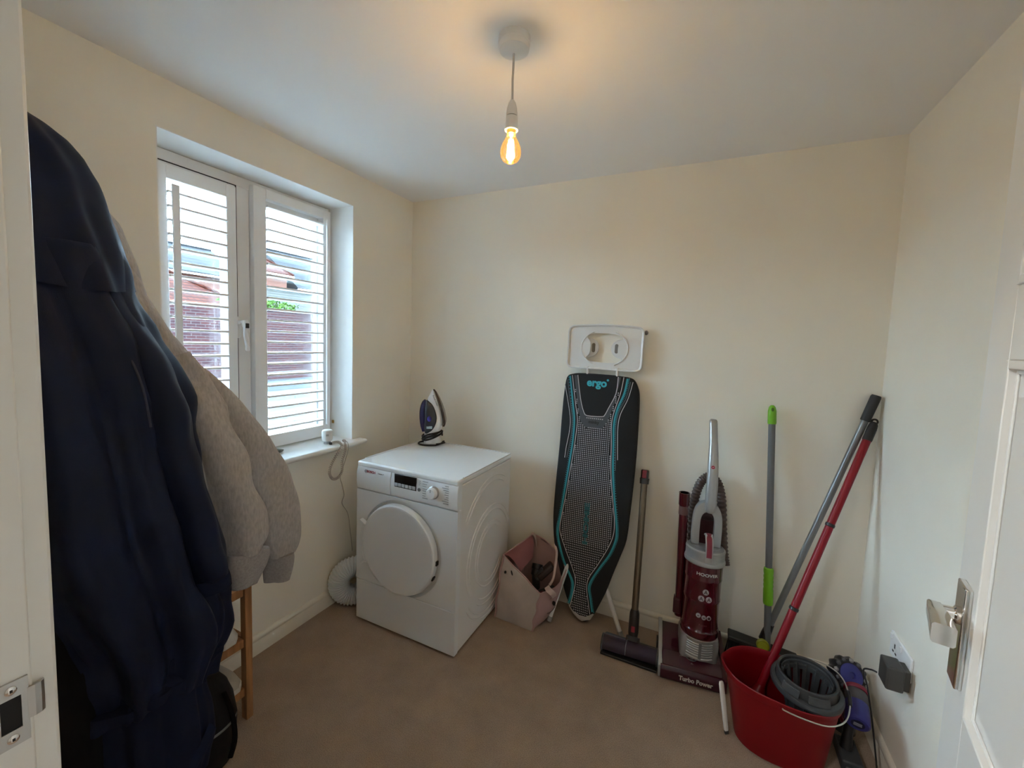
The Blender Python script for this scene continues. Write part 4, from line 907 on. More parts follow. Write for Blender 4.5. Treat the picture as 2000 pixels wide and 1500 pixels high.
# front lettering
FT_ = frame(hp3(.160, -.0062, .030), hxv, Vector((0, 0, 1)) - hyv * .1)
text('lettering', 'Turbo Power', .030, mat('white_lettering', (.66, .63, .62), .5), nb, FT_, bold=.0011, shear=0, sx=.84)
FDl = frame(hp3(.145, .068, .0905), hxv, hyv * .98 + Vector((0, 0, .2)))
m = MB(); m.lathe([(.026, -.004), (.026, .001), (.0235, .003), (.0225, .001), (.004, .001)], FDl, 36, cap=True); dl_ = m.build('height_dial', mat('dial_maroon', (.06, .01, .016), .3), base)
m = MB(); m.rings([[FDl @ Vector((r * math.cos(2 * PI * j / 40), r * math.sin(2 * PI * j / 40), z)) for j in range(40)] for r, z in ((.0265, .0022), (.0265, .0038), (.0235, .0038), (.0235, .0022))], closed=True); m.build('dial_ring', mgrey, dl_)
m = MB(); m.prism([(-.006, -.020), (.006, -.020), (.004, .020), (-.004, .020)], FDl @ Matrix.Translation((0, 0, .001)), .009); m.build('dial_grip', mgrey, dl_, bevel=.002)
m = MB()
for a_ in (150, 195, 270, 345, 385):
    x, y = .046 * math.cos(math.radians(a_)), .040 * math.sin(math.radians(a_)); m.box((x - .006, y - .001, .0005), (x + .006, y + .001, .002), FDl); m.box((x - .001, y, .0005), (x + .001, y + .006, .002), FDl)
m.build('dial_marks', mat('mark_grey', (.20, .17, .17), .6), base, smooth=False)
# leaning body axis
A0 = Vector((1.874, -.205, .085)); A1 = Vector((1.878, -.165, .60)); AX = (A1 - A0).normalized()
UF = frame(A0, (math.cos(HA), math.sin(HA), 0), AX.cross(Vector((math.cos(HA), math.sin(HA), 0)))); UF = Matrix((Vector((1, 0, 0)), Vector((0, 1, 0)), Vector((0, 0, 1)))).to_4x4()
e1_ = (hxv - AX * hxv.dot(AX)).normalized(); e2_ = AX.cross(e1_)
UF = Matrix((e1_, e2_, AX)).transposed().to_4x4(); UF.translation = A0       # local z up the body, -y to the front
# silver motor base: square block with a louvred drum in front
m = MB(); pl_ = rrect(.083, .070, .022, 5)
m.rings([[UF @ Vector((x * k, y * k + .012, z)) for x, y in pl_] for z, k in ((-.002, .97), (.085, 1.0), (.10, .95))]); mb_ = m.build('motor_housing', mat('silver_housing', (.32, .315, .31), .3, .45), uv, angle=45)
m = MB(); m.lathe([(.076, .008), (.081, .012), (.081, .018), (.077, .021), (.077, .086), (.080, .092), (.081, .100), (.076, .104)], UF, 56); gr = m.build('filter_drum', silver, uv)
for k in range(6):
    z = .028 + .0105 * k; m = MB(); m.rings([[UF @ Vector((r * math.cos(a_), r * math.sin(a_), zz)) for a_ in [math.radians(205 + 130 * j / 30) for j in range(31)]] + [UF @ Vector((.076 * math.cos(a_), .076 * math.sin(a_), zz)) for a_ in [math.radians(335 - 130 * j / 30) for j in range(31)]] for r, zz in ((.0795, z), (.0800, z + .002), (.0785, z + .004))]); m.build('grille_slat', silver, gr, angle=50)
m = MB(); m.box((-.006, -.0825, .020), (.006, -.078, .090), UF); m.build('grille_rib', mgrey, gr, bevel=.001)
prof_b = [(.073, .098), (.079, .103), (.082, .112), (.0825, .135), (.079, .140), (.0765, .148), (.0760, .262), (.0785, .268), (.0785, .276), (.0765, .282), (.0780, .36), (.0800, .364), (.0800, .370), (.0790, .380), (.0800, .434)]
m = MB(); m.lathe(prof_b, UF, 64); bd_ = m.build('dust_container', dred, uv, angle=28)
m = MB(); m.lathe([(.081, .432), (.0865, .436), (.0880, .444), (.0865, .452), (.0835, .455), (.0835, .488), (.0850, .492), (.0845, .497), (.078, .503)], UF, 64); col_ = m.build('collar', silver, uv, angle=28)
for k in range(5):
    z = .460 + .006 * k; m = MB(); m.rings([[UF @ Vector((r * math.cos(a_), r * math.sin(a_), zz)) for a_ in [math.radians(252 + 90 * j / 20) for j in range(21)]] + [UF @ Vector((.083 * math.cos(a_), .083 * math.sin(a_), zz)) for a_ in [math.radians(342 - 90 * j / 20) for j in range(21)]] for r, zz in ((.0850, z), (.0850, z + .003))]); m.build('grip_rib', silver, col_, smooth=False)
m = MB(); m.lathe([(.080, .498), (.079, .503), (.066, .508), (.060, .506), (.054, .500), (.0, .498)], UF, 64, cap=False); m.build('lid', mat('lid_grey', (.24, .245, .25), .35, .3), uv, angle=40)
def ub(x, y, z): return UF @ Vector((x, y, z))
L = smooth_pts([ub(.005, -.088, .462), ub(.005, -.089, .50), ub(.004, -.080, .545), ub(.003, -.050, .572), ub(.003, -.015, .560)], 6)
m = MB(); m.rings([[p_ + e1_ * (.016 * sx_) + (Vector((0, -1, 0)) if i < len(L) * .6 else Vector((0, -.5, .85))) * (.007 * sy_) for sx_, sy_ in ((-1, -.6), (-.7, -1), (.7, -1), (1, -.6), (1, .6), (.7, 1), (-.7, 1), (-1, .6))] for i, p_ in enumerate(L)]); bh = m.build('bin_handle', silver, uv, angle=50)
L2 = [p_ + (Vector((0, -1, 0)) if i < len(L) * .6 else Vector((0, -.5, .85))) * .0055 for i, p_ in enumerate(L)][4:-2]
m = MB(); m.rings([[p_ + e1_ * (.011 * sx_) + (Vector((0, -1, 0)) if i < len(L2) * .7 else Vector((0, -.5, .85))) * (.0035 * sy_) for sx_, sy_ in ((-1, -1), (1, -1), (1, .6), (.6, 1), (-.6, 1), (-1, .6))] for i, p_ in enumerate(L2)]); m.build('grip_insert', mat('grip_red', (.17, .012, .03), .35), bh, angle=50)
# rear spine, arch and handle
m = MB(); m.rings([[ub(x, y, z) for x, y in ((-.055, .055), (.055, .055), (.05, .095), (-.05, .095))] for z in (.05, .50)]); m.rings([[ub(x, y, z) for x, y in ((-.036, .030), (.036, .030), (.036, .085), (-.036, .085))] for z in (.49, .655)]); sp_ = m.build('spine', dred2, uv, bevel=.006)
arch = [(-.062, .505), (-.063, .60), (-.057, .655), (-.040, .690), (-.012, .706), (.012, .706), (.040, .690), (.057, .655), (.063, .60), (.062, .505)]
ai = [(-.030, .505), (-.031, .60), (-.027, .636), (-.014, .656), (0, .660), (0.001, .660), (.014, .656), (.027, .636), (.031, .60), (.030, .505)]
aa = [(p_.x, p_.y) for p_ in smooth_pts([(x, y, 0) for x, y in arch], 4)]; bb = [(p_.x, p_.y) for p_ in smooth_pts([(x, y, 0) for x, y in ai], 4)]
m = MB(); m.rings([[ub(a_[0], .000, a_[1]), ub(b_[0], .000, b_[1]), ub(b_[0], .044, b_[1]), ub(a_[0], .044, a_[1])] for a_, b_ in zip(aa, bb)]); m.build('arch', silver, uv, bevel=.006, seg=3, angle=45)
m = MB(); m.prism([(x, y) for x, y in bb], UF @ Matrix.Rotation(PI / 2, 4, 'X') @ Matrix.Translation((0, 0, -.036)), .006); m.build('recess_panel', mat('recess_grey', (.20, .20, .195), .5), uv)
h0, h1 = ub(.006, -.004, .660), Vector((1.873, -.062, 1.168))
m = MB(); rg = []
st_ = [(0, .012, .010), (.02, .021, .016), (.08, .0245, .018), (.3, .025, .019), (.5, .0235, .019), (.62, .022, .019), (.78, .0185, .017), (.95, .0185, .016), (.985, .0175, .015), (1.0, .013, .011)]
for t, rx, ry in st_:
    c = h0.lerp(h1, t) + Vector((0, -.012 * math.sin(PI * t) * (1 if t < .75 else .8), 0)) + Vector((.006 * math.sin(PI * t), 0, 0)); rg.append([c + Vector((rx * math.cos(2 * PI * j / 24), -ry * math.sin(2 * PI * j / 24), 0)) for j in range(24)])
m.rings(rg); hd_ = m.build('handle', silver, uv, angle=50)
c = h0.lerp(h1, .50) + Vector((.006, -.0325, 0)); m = MB(); m.lathe([(.0078, 0), (.0078, .003)], frame(c, (1, 0, 0), (0, .1, 1)), 24); em = m.build('emblem', mat('emblem_red', (.35, .01, .04), .35), hd_)
m = MB(); m.box((-.004, -.0008, .0028), (.004, .0012, .0034), frame(c, (1, 0, .3), (0, .1, 1))); m.build('emblem_mark', MATS['white_lettering'], em, smooth=False)
# lettering and badges on the dust container
wl = mat('pale_badge', (.40, .36, .37), .5)
text('lettering', 'HOOVER', .0185, mat('silver_lettering', (.50, .47, .47), .5), bd_, UF @ Matrix.Rotation(math.radians(5), 4, 'Z') @ Matrix.Translation((0, -.0800, .398)) @ Matrix.Rotation(PI / 2, 4, 'X'), bold=.0004, bend=.0805, sx=1.25)
def badge(ang, z, r, letter):
    T = UF @ Matrix.Rotation(math.radians(ang), 4, 'Z') @ Matrix.Translation((0, -.0783, z)) @ Matrix.Rotation(PI / 2, 4, 'X')
    mm = MB(); mm.lathe([(r, -.004), (r, .001), (r * .96, .0014)], T, 28); b_ = mm.build('badge', wl, bd_)
    if letter: text('lettering', letter, r * 1.75, mat('badge_ink', (.03, .005, .008), .5), b_, T @ Matrix.Translation((0, -r * .02, .0014)), bold=r * .04)
    return b_, T
for ang, z in ((4, .322), (-8, .290), (15, .290)): badge(ang, z, .0128, 'A')
for k, (ang, z) in enumerate(((-13, .212), (4, .207), (20, .207))):
    b_, T = badge(ang, z, .0098, None); mm = MB(); mm.box((-.004, -.002, .0012), (.004, .002, .0018), T) if k < 2 else mm.lathe([(.006, .001), (.006, .0018)], T, 16); mm.build('badge_mark', MATS['badge_ink'] if 'badge_ink' in MATS else black, b_, smooth=False)
text('lettering', 'TURBO', .009, mat('faint_red_print', (.20, .05, .06), .5), bd_, UF @ Matrix.Rotation(math.radians(3), 4, 'Z') @ Matrix.Translation((0, -.0772, .170)) @ Matrix.Rotation(PI / 2, 4, 'X'), bend=.077, sx=1.2)
# hose behind, ribbed, and rigid suction tube on the left
hm = mat('brown_hose', (.075, .052, .045), .4); L = smooth_pts([(1.818, -.085, .53), (1.812, -.070, .66), (1.816, -.060, .76), (1.836, -.054, .845), (1.873, -.052, .885), (1.912, -.054, .860), (1.934, -.058, .78), (1.945, -.068, .66), (1.957, -.085, .55), (1.968, -.10, .485)], 22)
m = MB(); m.tube(L, [.0215 if i % 4 < 2 else .0185 for i in range(len(L))], 16); m.build('hose', hm, uv, angle=20)
tb = MB().tube([(1.783, -.135, .200), (1.772, -.120, .715)], .0205, 20).build('suction_tube', dred, uv)
m = MB(); m.tube([(1.7725, -.120, .700), (1.7722, -.1195, .712), (1.7715, -.119, .745)], [.0225, .0225, .0215], 20); m.build('tube_collar', mat('collar_brown', (.12, .06, .055), .4), tb)
m = MB(); m.tube([(1.7715, -.119, .742), (1.7712, -.1188, .748), (1.771, -.118, .800), (1.771, -.118, .806), (1.771, -.118, .806), (1.771, -.118, .78)], [.022, .0245, .0245, .0255, .020, .019], 20, cap=False); m.build('tube_cuff', dred, tb)
m = MB(); m.box((1.755, -.16, .215), (1.79, -.11, .29)); m.build('tube_holder', dred2, uv, bevel=.006)
# ------------------------------------------------------------------ poles in the back right corner
def pole_pts(a, b, zs):
    a, b = Vector(a), Vector(b); return [a.lerp(b, (a.z - z) / (a.z - b.z)) for z in zs]
fm_ = thing('flat_mop', (2.172, -.11, 0), 'dark grey pole with lime green grip and tip standing upright in the corner', 'mop')
ga, gb = Vector((2.112, -.030, 1.255)), Vector((2.168, -.108, .035))
MB().tube(pole_pts(ga, gb, (1.19, .05)), .0142, 20).build('pole', pole_grey, fm_)
P = pole_pts(ga, gb, (1.170, 1.176, 1.230, 1.248, 1.256)); tipc = MB().tube(P, [.0168, .0178, .0172, .013, .006], 20).build('end_cap', green, fm_)
m = MB(); T = frame(pole_pts(ga, gb, (1.236,))[0] + Vector((0, -.0165, .002)), (1, 0, 0), (0, .35, 1)); m.lathe([(.0055, -.002), (.0055, .0012)], T, 16, sy=1.6); m.build('hang_hole', mat('hole_green', (.06, .16, .01), .5), tipc)
zs = [.512, .508, .50, .49, .478, .47, .458, .45, .438, .43, .418, .41, .40, .352, .344, .340]; rs_ = [.0145, .019, .0205, .0205, .0185, .0205, .0185, .0205, .0185, .0205, .0185, .0205, .0205, .0205, .019, .0145]
MB().tube(pole_pts(ga, gb, zs), rs_, 24).build('grip', green, fm_)
m = MB(); m.ball((2.169, -.110, .034), (.020, .020, .018), 16, 8); m.build('joint', dgrey, fm_)
m = MB(); m.box((2.125, -.315, .001), (2.218, -.030, .018)); m.build('mop_plate', dgrey, fm_, bevel=.006)

bm_ = thing('broom', (2.145, -.085, 0), 'long grey pole broom with black grip, black head and lime joint', 'broom')
ba, bb_ = Vector((2.482, -.028, 1.332)), Vector((2.149, -.090, .175))
MB().tube(pole_pts(ba, bb_, (1.24, .185)), .0132, 20).build('pole', mat('light_grey_pole', (.20, .205, .21), .32, .35), bm_)
MB().tube(pole_pts(ba, bb_, (1.222, 1.226, 1.30, 1.326, 1.333)), [.0165, .0178, .0185, .0185, .016], 20).build('grip', mat('grip_black', (.022, .022, .023), .6), bm_)
m = MB(); m.tube(pole_pts(ba, bb_, (.25, .20, .17)), [.016, .020, .020], 16); sk = m.build('socket', black, bm_)
m = MB(); T = frame((2.143, -.118, .160), (1, 0, 0), (0, .2, 1)); m.lathe([(.026, -.004), (.026, .010), (.022, .012), (.019, .009), (.006, .009)], T, 28); m.build('lime_knob', mat('lime_yellow', (.30, .33, .02), .4), bm_)
m = MB(); m.rings([[Vector((x, -.085 + dy, z + (x - 2.145) * -.10)) for dy, z in ((-.030, .118), (-.026, .140), (.020, .150), (.028, .140), (.028, .118))] for x in (2.003, 2.02, 2.27, 2.285)]); m.build('broom_head', mat('charcoal_head', (.018, .020, .018), .45), bm_, bevel=.006)
m = MB(); rnd = random.Random(5)
for i in range(70):
    for j in range(7):
        x = 2.008 + .272 * (i + rnd.random()) / 70; y = -.110 + .050 * (j + .5) / 7; fl = (x - 2.145) * .10; z0_ = .122 - (x - 2.145) * .10
        m.tube([(x, y, z0_), (x + fl + rnd.uniform(-.006, .006), y + (y + .085) * .5 + rnd.uniform(-.006, .006), .003)], .0016, 4)
m.build('bristles', mat('bristle_black', (.006, .007, .006), .6), bm_, kind='stuff', smooth=False)

mo = thing('string_mop', (2.12, -.37, .02), 'red mop pole with black hook end standing in the red bucket', 'mop')
ra, rb = Vector((2.480, -.040, 1.215)), Vector((2.102, -.375, .115))
MB().tube([ra.lerp(rb, .05), rb], .0148, 20).build('pole', pred, mo)
for t in (.385, .695): MB().tube([ra.lerp(rb, t - .006), ra.lerp(rb, t - .004), ra.lerp(rb, t + .004), ra.lerp(rb, t + .006)], [.0152, .0172, .0172, .0152], 20).build('ring', black, mo)
m = MB(); m.tube([ra.lerp(rb, .065), ra.lerp(rb, .06), ra.lerp(rb, .02), ra.lerp(rb, .005), ra.lerp(rb, -.004)], [.0165, .0172, .0168, .015, .011], 18); cp_ = m.build('end_cap', MATS['grip_black'], mo)
m = MB(); c = ra.lerp(rb, -.006); m.rings([[c + Vector((math.cos(2 * PI * i / 20), .2, math.sin(2 * PI * i / 20))) * .0105 + (Vector((math.cos(2 * PI * i / 20), .2, math.sin(2 * PI * i / 20))) * math.cos(2 * PI * j / 8) + Vector((0, 1, 0)) * math.sin(2 * PI * j / 8)) * .0038 for j in range(8)] for i in range(20)], closed=True); m.build('hang_loop', MATS['grip_black'], cp_)
m = MB(); m.tube([rb + (ra - rb).normalized() * .035, rb], [.016, .026], 16); m.build('mop_socket', bred, mo)
m = MB(); rnd = random.Random(9)
for k in range(46):
    a = 2 * PI * k / 46; r = rnd.uniform(.018, .024); e = rnd.uniform(.030, .060); m.tube(smooth_pts([rb + Vector((r * math.cos(a) * .6, r * math.sin(a) * .6, .01)), rb + Vector((r * 1.4 * math.cos(a), r * 1.4 * math.sin(a), -.035)), Vector((rb.x + .01 + e * math.cos(a), rb.y - .02 + e * .8 * math.sin(a), .018))], 3), .005, 5)
m.build('mop_strands', mat('mop_cotton', (.45, .43, .40), .9), mo, kind='stuff')

# ------------------------------------------------------------------ red mop bucket with wringer
bk = thing('mop_bucket', (2.16, -.465, 0), 'red oval mop bucket with dark wringer basket in front of the poles', 'bucket')
NB = 72
def oval(cx_, cy_, a, b, z, spout=0.0, n=NB, dip=0.0):
    out = []
    for j in range(n):
        t = 2 * PI * j / n; c, s_ = math.cos(t), math.sin(t); p_ = 2.35
        x = a * (abs(c) ** (2 / p_)) * (1 if c > 0 else -1); y = b * (abs(s_) ** (2 / p_)) * (1 if s_ > 0 else -1)
        k = math.exp(-((t - PI) / .22) ** 2); d = 1 / (1 + math.exp(-(c * 8)))
        out.append(Vector((cx_ + x - spout * k, cy_ + y, z + .006 * k * (spout > 0) - dip * d)))
    return out
BC = (2.157, -.470); BB_ = (2.166, -.456)
def bsec(t, o, z, sp=.0, dip=0.0): return oval(BB_[0] + (BC[0] - BB_[0]) * t, BB_[1] + (BC[1] - BB_[1]) * t, .148 + .036 * t + o, .110 + .025 * t + o, z, sp * t, dip=dip)
rg = [bsec(0, -.006, .0015), bsec(0, 0, .006), bsec(.3, 0, .085), bsec(.6, 0, .17, .003), bsec(.88, 0, .246, .008), bsec(.9, .004, .248, .010), bsec(1, .004, .262, .012, .0), bsec(1, .0045, .278, .014, .012), bsec(1, .002, .281, .014, .012), bsec(1, -.001, .278, .013, .012), bsec(.9, -.004, .25, .010), bsec(.5, -.004, .145, .002), bsec(.05, -.004, .016), bsec(.0, -.012, .010)]
MB().rings(rg).build('tub', bred, bk, angle=40)
WC = Vector((2.238, -.468, 0)); wr_m = mat('wringer_charcoal', (.040, .043, .046), .42)
def wov(a, b, z, tl=0.0): return [Vector((WC.x + a * math.cos(2 * PI * j / 56), WC.y + b * math.sin(2 * PI * j / 56), z + tl * math.cos(2 * PI * j / 56 - .6))) for j in range(56)]
m = MB(); m.rings([wov(.100, .112, .268), wov(.112, .126, .268), wov(.113, .128, .276), wov(.110, .124, .284), wov(.098, .106, .288), wov(.096, .103, .284)], closed=True); wg = m.build('wringer', wr_m, bk, angle=40)
m = MB(); m.rings([wov(.096, .103, .282), wov(.0965, .1035, .306), wov(.0945, .1010, .318), wov(.090, .096, .321), wov(.086, .091, .317), wov(.085, .090, .300), wov(.074, .078, .296), wov(.072, .076, .282)], closed=True); m.build('collar', wr_m, wg, angle=40)
m = MB(); m.rings([wov(.079, .083, .300), wov(.0815, .0855, .309), wov(.079, .083, .313), wov(.0765, .0805, .309)], closed=True); m.build('inner_ring', dgrey, wg, angle=60)
for k in range(15):
    a = 2 * PI * (k + .3) / 15; ca, sa = math.cos(a), math.sin(a); rg = []
    for r, z, hw in ((.078, .303, .011), (.072, .285, .0125), (.066, .25, .012), (.058, .21, .011), (.050, .175, .010)):
        c = WC + Vector((r * ca, r * 1.05 * sa, z)); tg = Vector((-sa, ca, 0)) * hw; nr = Vector((ca, sa, .2)) * .003
        rg.append([c - tg + nr * 1.6, c - nr * .8, c + tg + nr * 1.6, c + tg + nr * 2.6, c + nr * .4, c - tg + nr * 2.6])
    MB().rings(rg).build('basket_fin', wr_m, wg, angle=50)
m = MB(); m.rings([wov(.052, .055, .172), wov(.052, .055, .180)]); m.build('basket_floor', dgrey, wg)
m = MB()
for a0, a1 in ((215, 247), (262, 300)):
    rr = [[Vector((WC.x + (.097 + o) * math.cos(a_), WC.y + (.1045 + o) * math.sin(a_), z)) for o, z in ((0, .289), (.011, .287), (.004, .311), (0, .312))] for a_ in [math.radians(a0 + (a1 - a0) * i / 10) for i in range(11)]]
    MB().rings(rr).build('collar_tab', dgrey, wg, bevel=.001, angle=40)
wire = mat('bail_wire', (.62, .60, .56), .3, .8)
L = smooth_pts([(2.146, -.612, .262), (2.152, -.618, .262), (2.21, -.622, .258), (2.275, -.616, .258), (2.325, -.585, .268), (2.352, -.53, .285), (2.360, -.47, .302), (2.352, -.41, .312), (2.318, -.365, .310), (2.26, -.338, .298), (2.205, -.332, .280), (2.196, -.331, .272)], 7)
MB().tube(L, .0024, 8).build('bail', wire, bk)
MB().tube(L[int(len(L) * .47):int(len(L) * .56)], .006, 12).build('bail_grip', black, bk)
for q_ in ((2.146, -.607, .260), (2.198, -.333, .268)):
    MB().lathe([(.009, -.004), (.009, .004)], frame(q_, (1, 0, 0), (0, 0, 1)), 16).build('bail_lug', bred, bk)

ws = thing('plastic_wand', (1.99, -.5, 0), 'slim white plastic bar with dark foot leaning on the red bucket', 'handle')
a, b = Vector((1.9925, -.508, .004)), Vector((1.9605, -.502, .205)); T = frame(a, (b - a).cross(Vector((-.5, .86, 0))).normalized(), b - a)
L_ = (b - a).length; m = MB(); m.rings([[T @ Vector((x * k, L_ * t, z * k)) for x, z in ((-.009, -.003), (-.007, -.005), (.007, -.005), (.009, -.003), (.009, .003), (.007, .005), (-.007, .005), (-.009, .003))] for t, k in ((.06, .82), (.10, .9), (.5, 1), (.94, 1), (.99, .8), (1, .5))]); m.build('bar', plast_w, ws, angle=50)
m = MB(); m.rings([[T @ Vector((x * k, L_ * t, z * k)) for x, z in ((-.010, -.005), (.010, -.005), (.010, .005), (-.010, .005))] for t, k in ((0, .7), (.065, .78))]); m.build('foot', dgrey, ws)

# ------------------------------------------------------------------ hand-held vacuum motor unit behind the bucket
hv = thing('handheld_vacuum', (2.40, -.34, 0), 'hand held vacuum with blue filter lying behind the red bucket by the wall', 'vacuum cleaner')
blue = mat('filter_blue', (.035, .035, .21), .4); gun = mat('gunmetal', (.10, .10, .105), .35, .4)
fa, fb = Vector((2.402, -.452, .180)), Vector((2.424, -.335, .222)); fd = (fb - fa).normalized(); fx = fd.cross(Vector((0, 0, 1))).normalized(); FF = Matrix((fx, fd.cross(fx) * -1 if False else (fx.cross(fd)), fd)).transposed().to_4x4(); FF = frame(fa, fx, fd.cross(fx)); FF.translation = fa
if FF.to_3x3().col[2].dot(fd) < 0: FF = frame(fa, -fx, fd.cross(fx)); FF.translation = fa
m = MB(); m.lathe([(.020, .0), (.031, .000), (.0365, .004), (.038, .012), (.0375, .03), (.0355, .070), (.035, .074)], FF, 40); fl_ = m.build('filter', blue, hv, angle=30)
m = MB(); m.lathe([(.020, .0015), (.020, -.001), (.017, -.0005), (.0, .0)], FF, 32, cap=False); m.build('filter_hub', mat('navy_hub', (.008, .009, .045), .4), fl_)
m = MB()
for k in range(3): m.box((-.012, -.0065 + .0055 * k, -.0016), (.012, -.0035 + .0055 * k, -.0006), FF)
m.build('filter_marks', mat('hub_print', (.25, .26, .30), .5), fl_, smooth=False)
m = MB(); m.lathe([(.0345, .072), (.036, .078), (.036, .112), (.033, .120)], FF, 36); m.build('motor_case', gun, hv, angle=30)
m = MB(); m.lathe([(.0365, .118), (.0385, .121), (.0385, .131), (.0365, .134)], FF, 36); m.build('red_band', mat('band_red', (.20, .012, .035), .35), hv)
cc_ = Vector((2.418, -.262, .232)); CF = frame(cc_, (.95, .15, -.25), (.1, .6, .75)); 
m = MB(); rg = []
for r, z in ((.040, -.055), (.060, -.030), (.062, .0), (.056, .016)):
    rg.append([CF @ Vector((r * (1 + .07 * math.cos(12 * 2 * PI * j / 72)) * math.cos(2 * PI * j / 72), r * (1 + .07 * math.cos(12 * 2 * PI * j / 72)) * math.sin(2 * PI * j / 72), z)) for j in range(72)])
m.rings(rg); cy_ = m.build('cyclone', mat('cyclone_black', (.015, .015, .018), .3), hv, angle=50)
m = MB(); m.lathe([(.040, .014), (.040, .020), (.030, .024), (.012, .024), (.010, .018)], CF, 36); m.build('blue_cap', blue, cy_)
for k in range(12):
    a = 2 * PI * k / 12; m = MB(); m.ball(CF @ Vector((.052 * math.cos(a), .052 * math.sin(a), .014)), (.009, .009, .009), 10, 6); m.build('cyclone_cone', gun if k % 3 else silver, cy_)
m = MB(); m.tube([cc_ + Vector((0, -.005, -.03)), Vector((2.405, -.30, .03))], [.044, .040], 28); m.build('clear_bin', mat('smoky_bin', (.030, .028, .030), .12, coat=.3), hv)
m = MB(); m.tube([Vector((2.398, -.392, .162)), Vector((2.392, -.400, .10)), Vector((2.388, -.412, .045))], [.018, .016, .019], 16); m.build('handle', black, hv)
m = MB(); m.box((2.362, -.475, .003), (2.428, -.355, .045)); m.build('battery', dgrey, hv, bevel=.006)
m = MB(); m.box((2.372, -.52, .003), (2.42, -.476, .030)); m.build('battery_foot', mgrey, hv, bevel=.005)
m = MB(); m.tube(smooth_pts([fa + fd * .10 + Vector((-.02, -.01, -.03)), Vector((2.378, -.35, .13)), Vector((2.384, -.372, .11))], 5), .007, 10); m.build('trigger', mat('band_red', (.2, .012, .035), .35), hv)

# ------------------------------------------------------------------ shoe rack with shoes
sr = thing('shoe_rack', (.165, -1.66, 0), 'slatted wooden shoe rack against the left wall behind the hanging coats', 'shoe rack')
ry0, ry1, rx0, rx1 = -2.02, -1.292, .024, .306
for x, y in ((rx1, ry1), (rx0 + .03, ry1), (rx1, ry0 + .03), (rx0 + .03, ry0 + .03)):
    m = MB(); m.box((x - .032, y - .026, 0), (x, y, .62)); m.build('post', wood, sr, bevel=.002)
for z in (.115, .315, .52):
    for y in (ry1 - .004, ry0 + .026):
        m = MB(); m.box((rx0 + .03, y - .018, z - .018), (rx1 - .032, y, z + .012)); m.build('end_rail', wood, sr, bevel=.0015)
    for k in range(6):
        x = rx1 - .010 - k * .050; m = MB(); m.box((x - .030, ry0 + .028, z + .0125 - (.03 if k == 0 else 0)), (x, ry1 - .027, z + .0275 - (.012 if k == 0 else 0))); m.build('slat', wood, sr, bevel=.0015)
def shoe(name, c, ang, ml, ms, label, L_=.26):
    t = thing(name, c, label, 'shoe', group='shoes on the rack'); c = Vector(c); R_ = Matrix.Rotation(ang, 4, 'Z'); T = Matrix.Translation(c) @ R_
    st_ = [(-.5, .022, .055), (-.46, .032, .072), (-.3, .034, .078), (-.1, .034, .070), (.1, .040, .056), (.28, .044, .045), (.42, .036, .036), (.5, .016, .022)]
    rg = []
    for x, w_, h in st_: rg.append([T @ Vector((x * L_, w_ * math.cos(a_), .024 + h * max(-.05, math.sin(a_)))) for a_ in [2 * PI * j / 18 for j in range(18)]])
    MB().rings(rg).build('upper', ml, t, angle=60)
    rg = [[T @ Vector((x * L_, (w_ + .005) * s_, z)) for s_, z in ((-1, .001), (1, .001), (1, .026), (-1, .026))] for x, w_, h in st_]
    MB().rings(rg).build('sole', ms, t, bevel=.004)
    MB().ball(T @ Vector((-.30 * L_, 0, .094)), (.045, .026, .012), 14, 6, R_).build('opening', mat('shoe_lining', (.30, .28, .25), .95), t)
cream_s = mat('cream_suede', (.46, .42, .36), .9, bump=.3, bscale=120)
shoe('trainer', (.185, -1.375, .1425), math.radians(4), cream_s, mat('shoe_sole', (.60, .57, .52), .7), 'cream trainer on the lowest shelf of the shoe rack')
shoe('trainer', (.185, -1.385, .3425), math.radians(3), mat('white_leather', (.60, .58, .55), .6), MATS['shoe_sole'], 'white trainer on the middle shelf of the shoe rack')

# ------------------------------------------------------------------ hanging clothes
hr_ = thing('coat_rail', (.02, -1.87, 1.93), 'wooden peg rail on the left wall behind the hanging coats', 'coat rail')
m = MB(); m.box((.0003, -2.06, 1.88), (.020, -1.74, 1.96)); m.build('board', wood, hr_, bevel=.003)
for y in (-2.0, -1.9, -1.8):
    m = MB(); m.tube([(.018, y, 1.92), (.09, y, 1.945), (.105, y, 1.96)], [.010, .009, .013], 12); m.build('peg', wood, hr_)
def cloth_mat(name, c, bs=900, bump=.25, rough=.9, var=.06, vs=40, sheen=.0, stretch=None):
    return mat(name, c, rough, bump=bump, bscale=bs, var=var, vscale=vs, spec=.18, sheen=sheen, stretch=stretch)
navy = cloth_mat('navy_cloth', (.0080, .0130, .036), bs=700, bump=.3, rough=.52, var=.12, vs=5)
navy2 = cloth_mat('navy_jersey', (.0085, .013, .036), bs=700, bump=.3, rough=.85, var=.1, vs=5)
blackc = cloth_mat('black_cloth', (.0055, .0055, .0065), bs=600)
marl = cloth_mat('grey_marl_jersey', (.43, .40, .38), bs=260, bump=.35, rough=.95, var=.15, vs=150, stretch=(1, 1, .3))
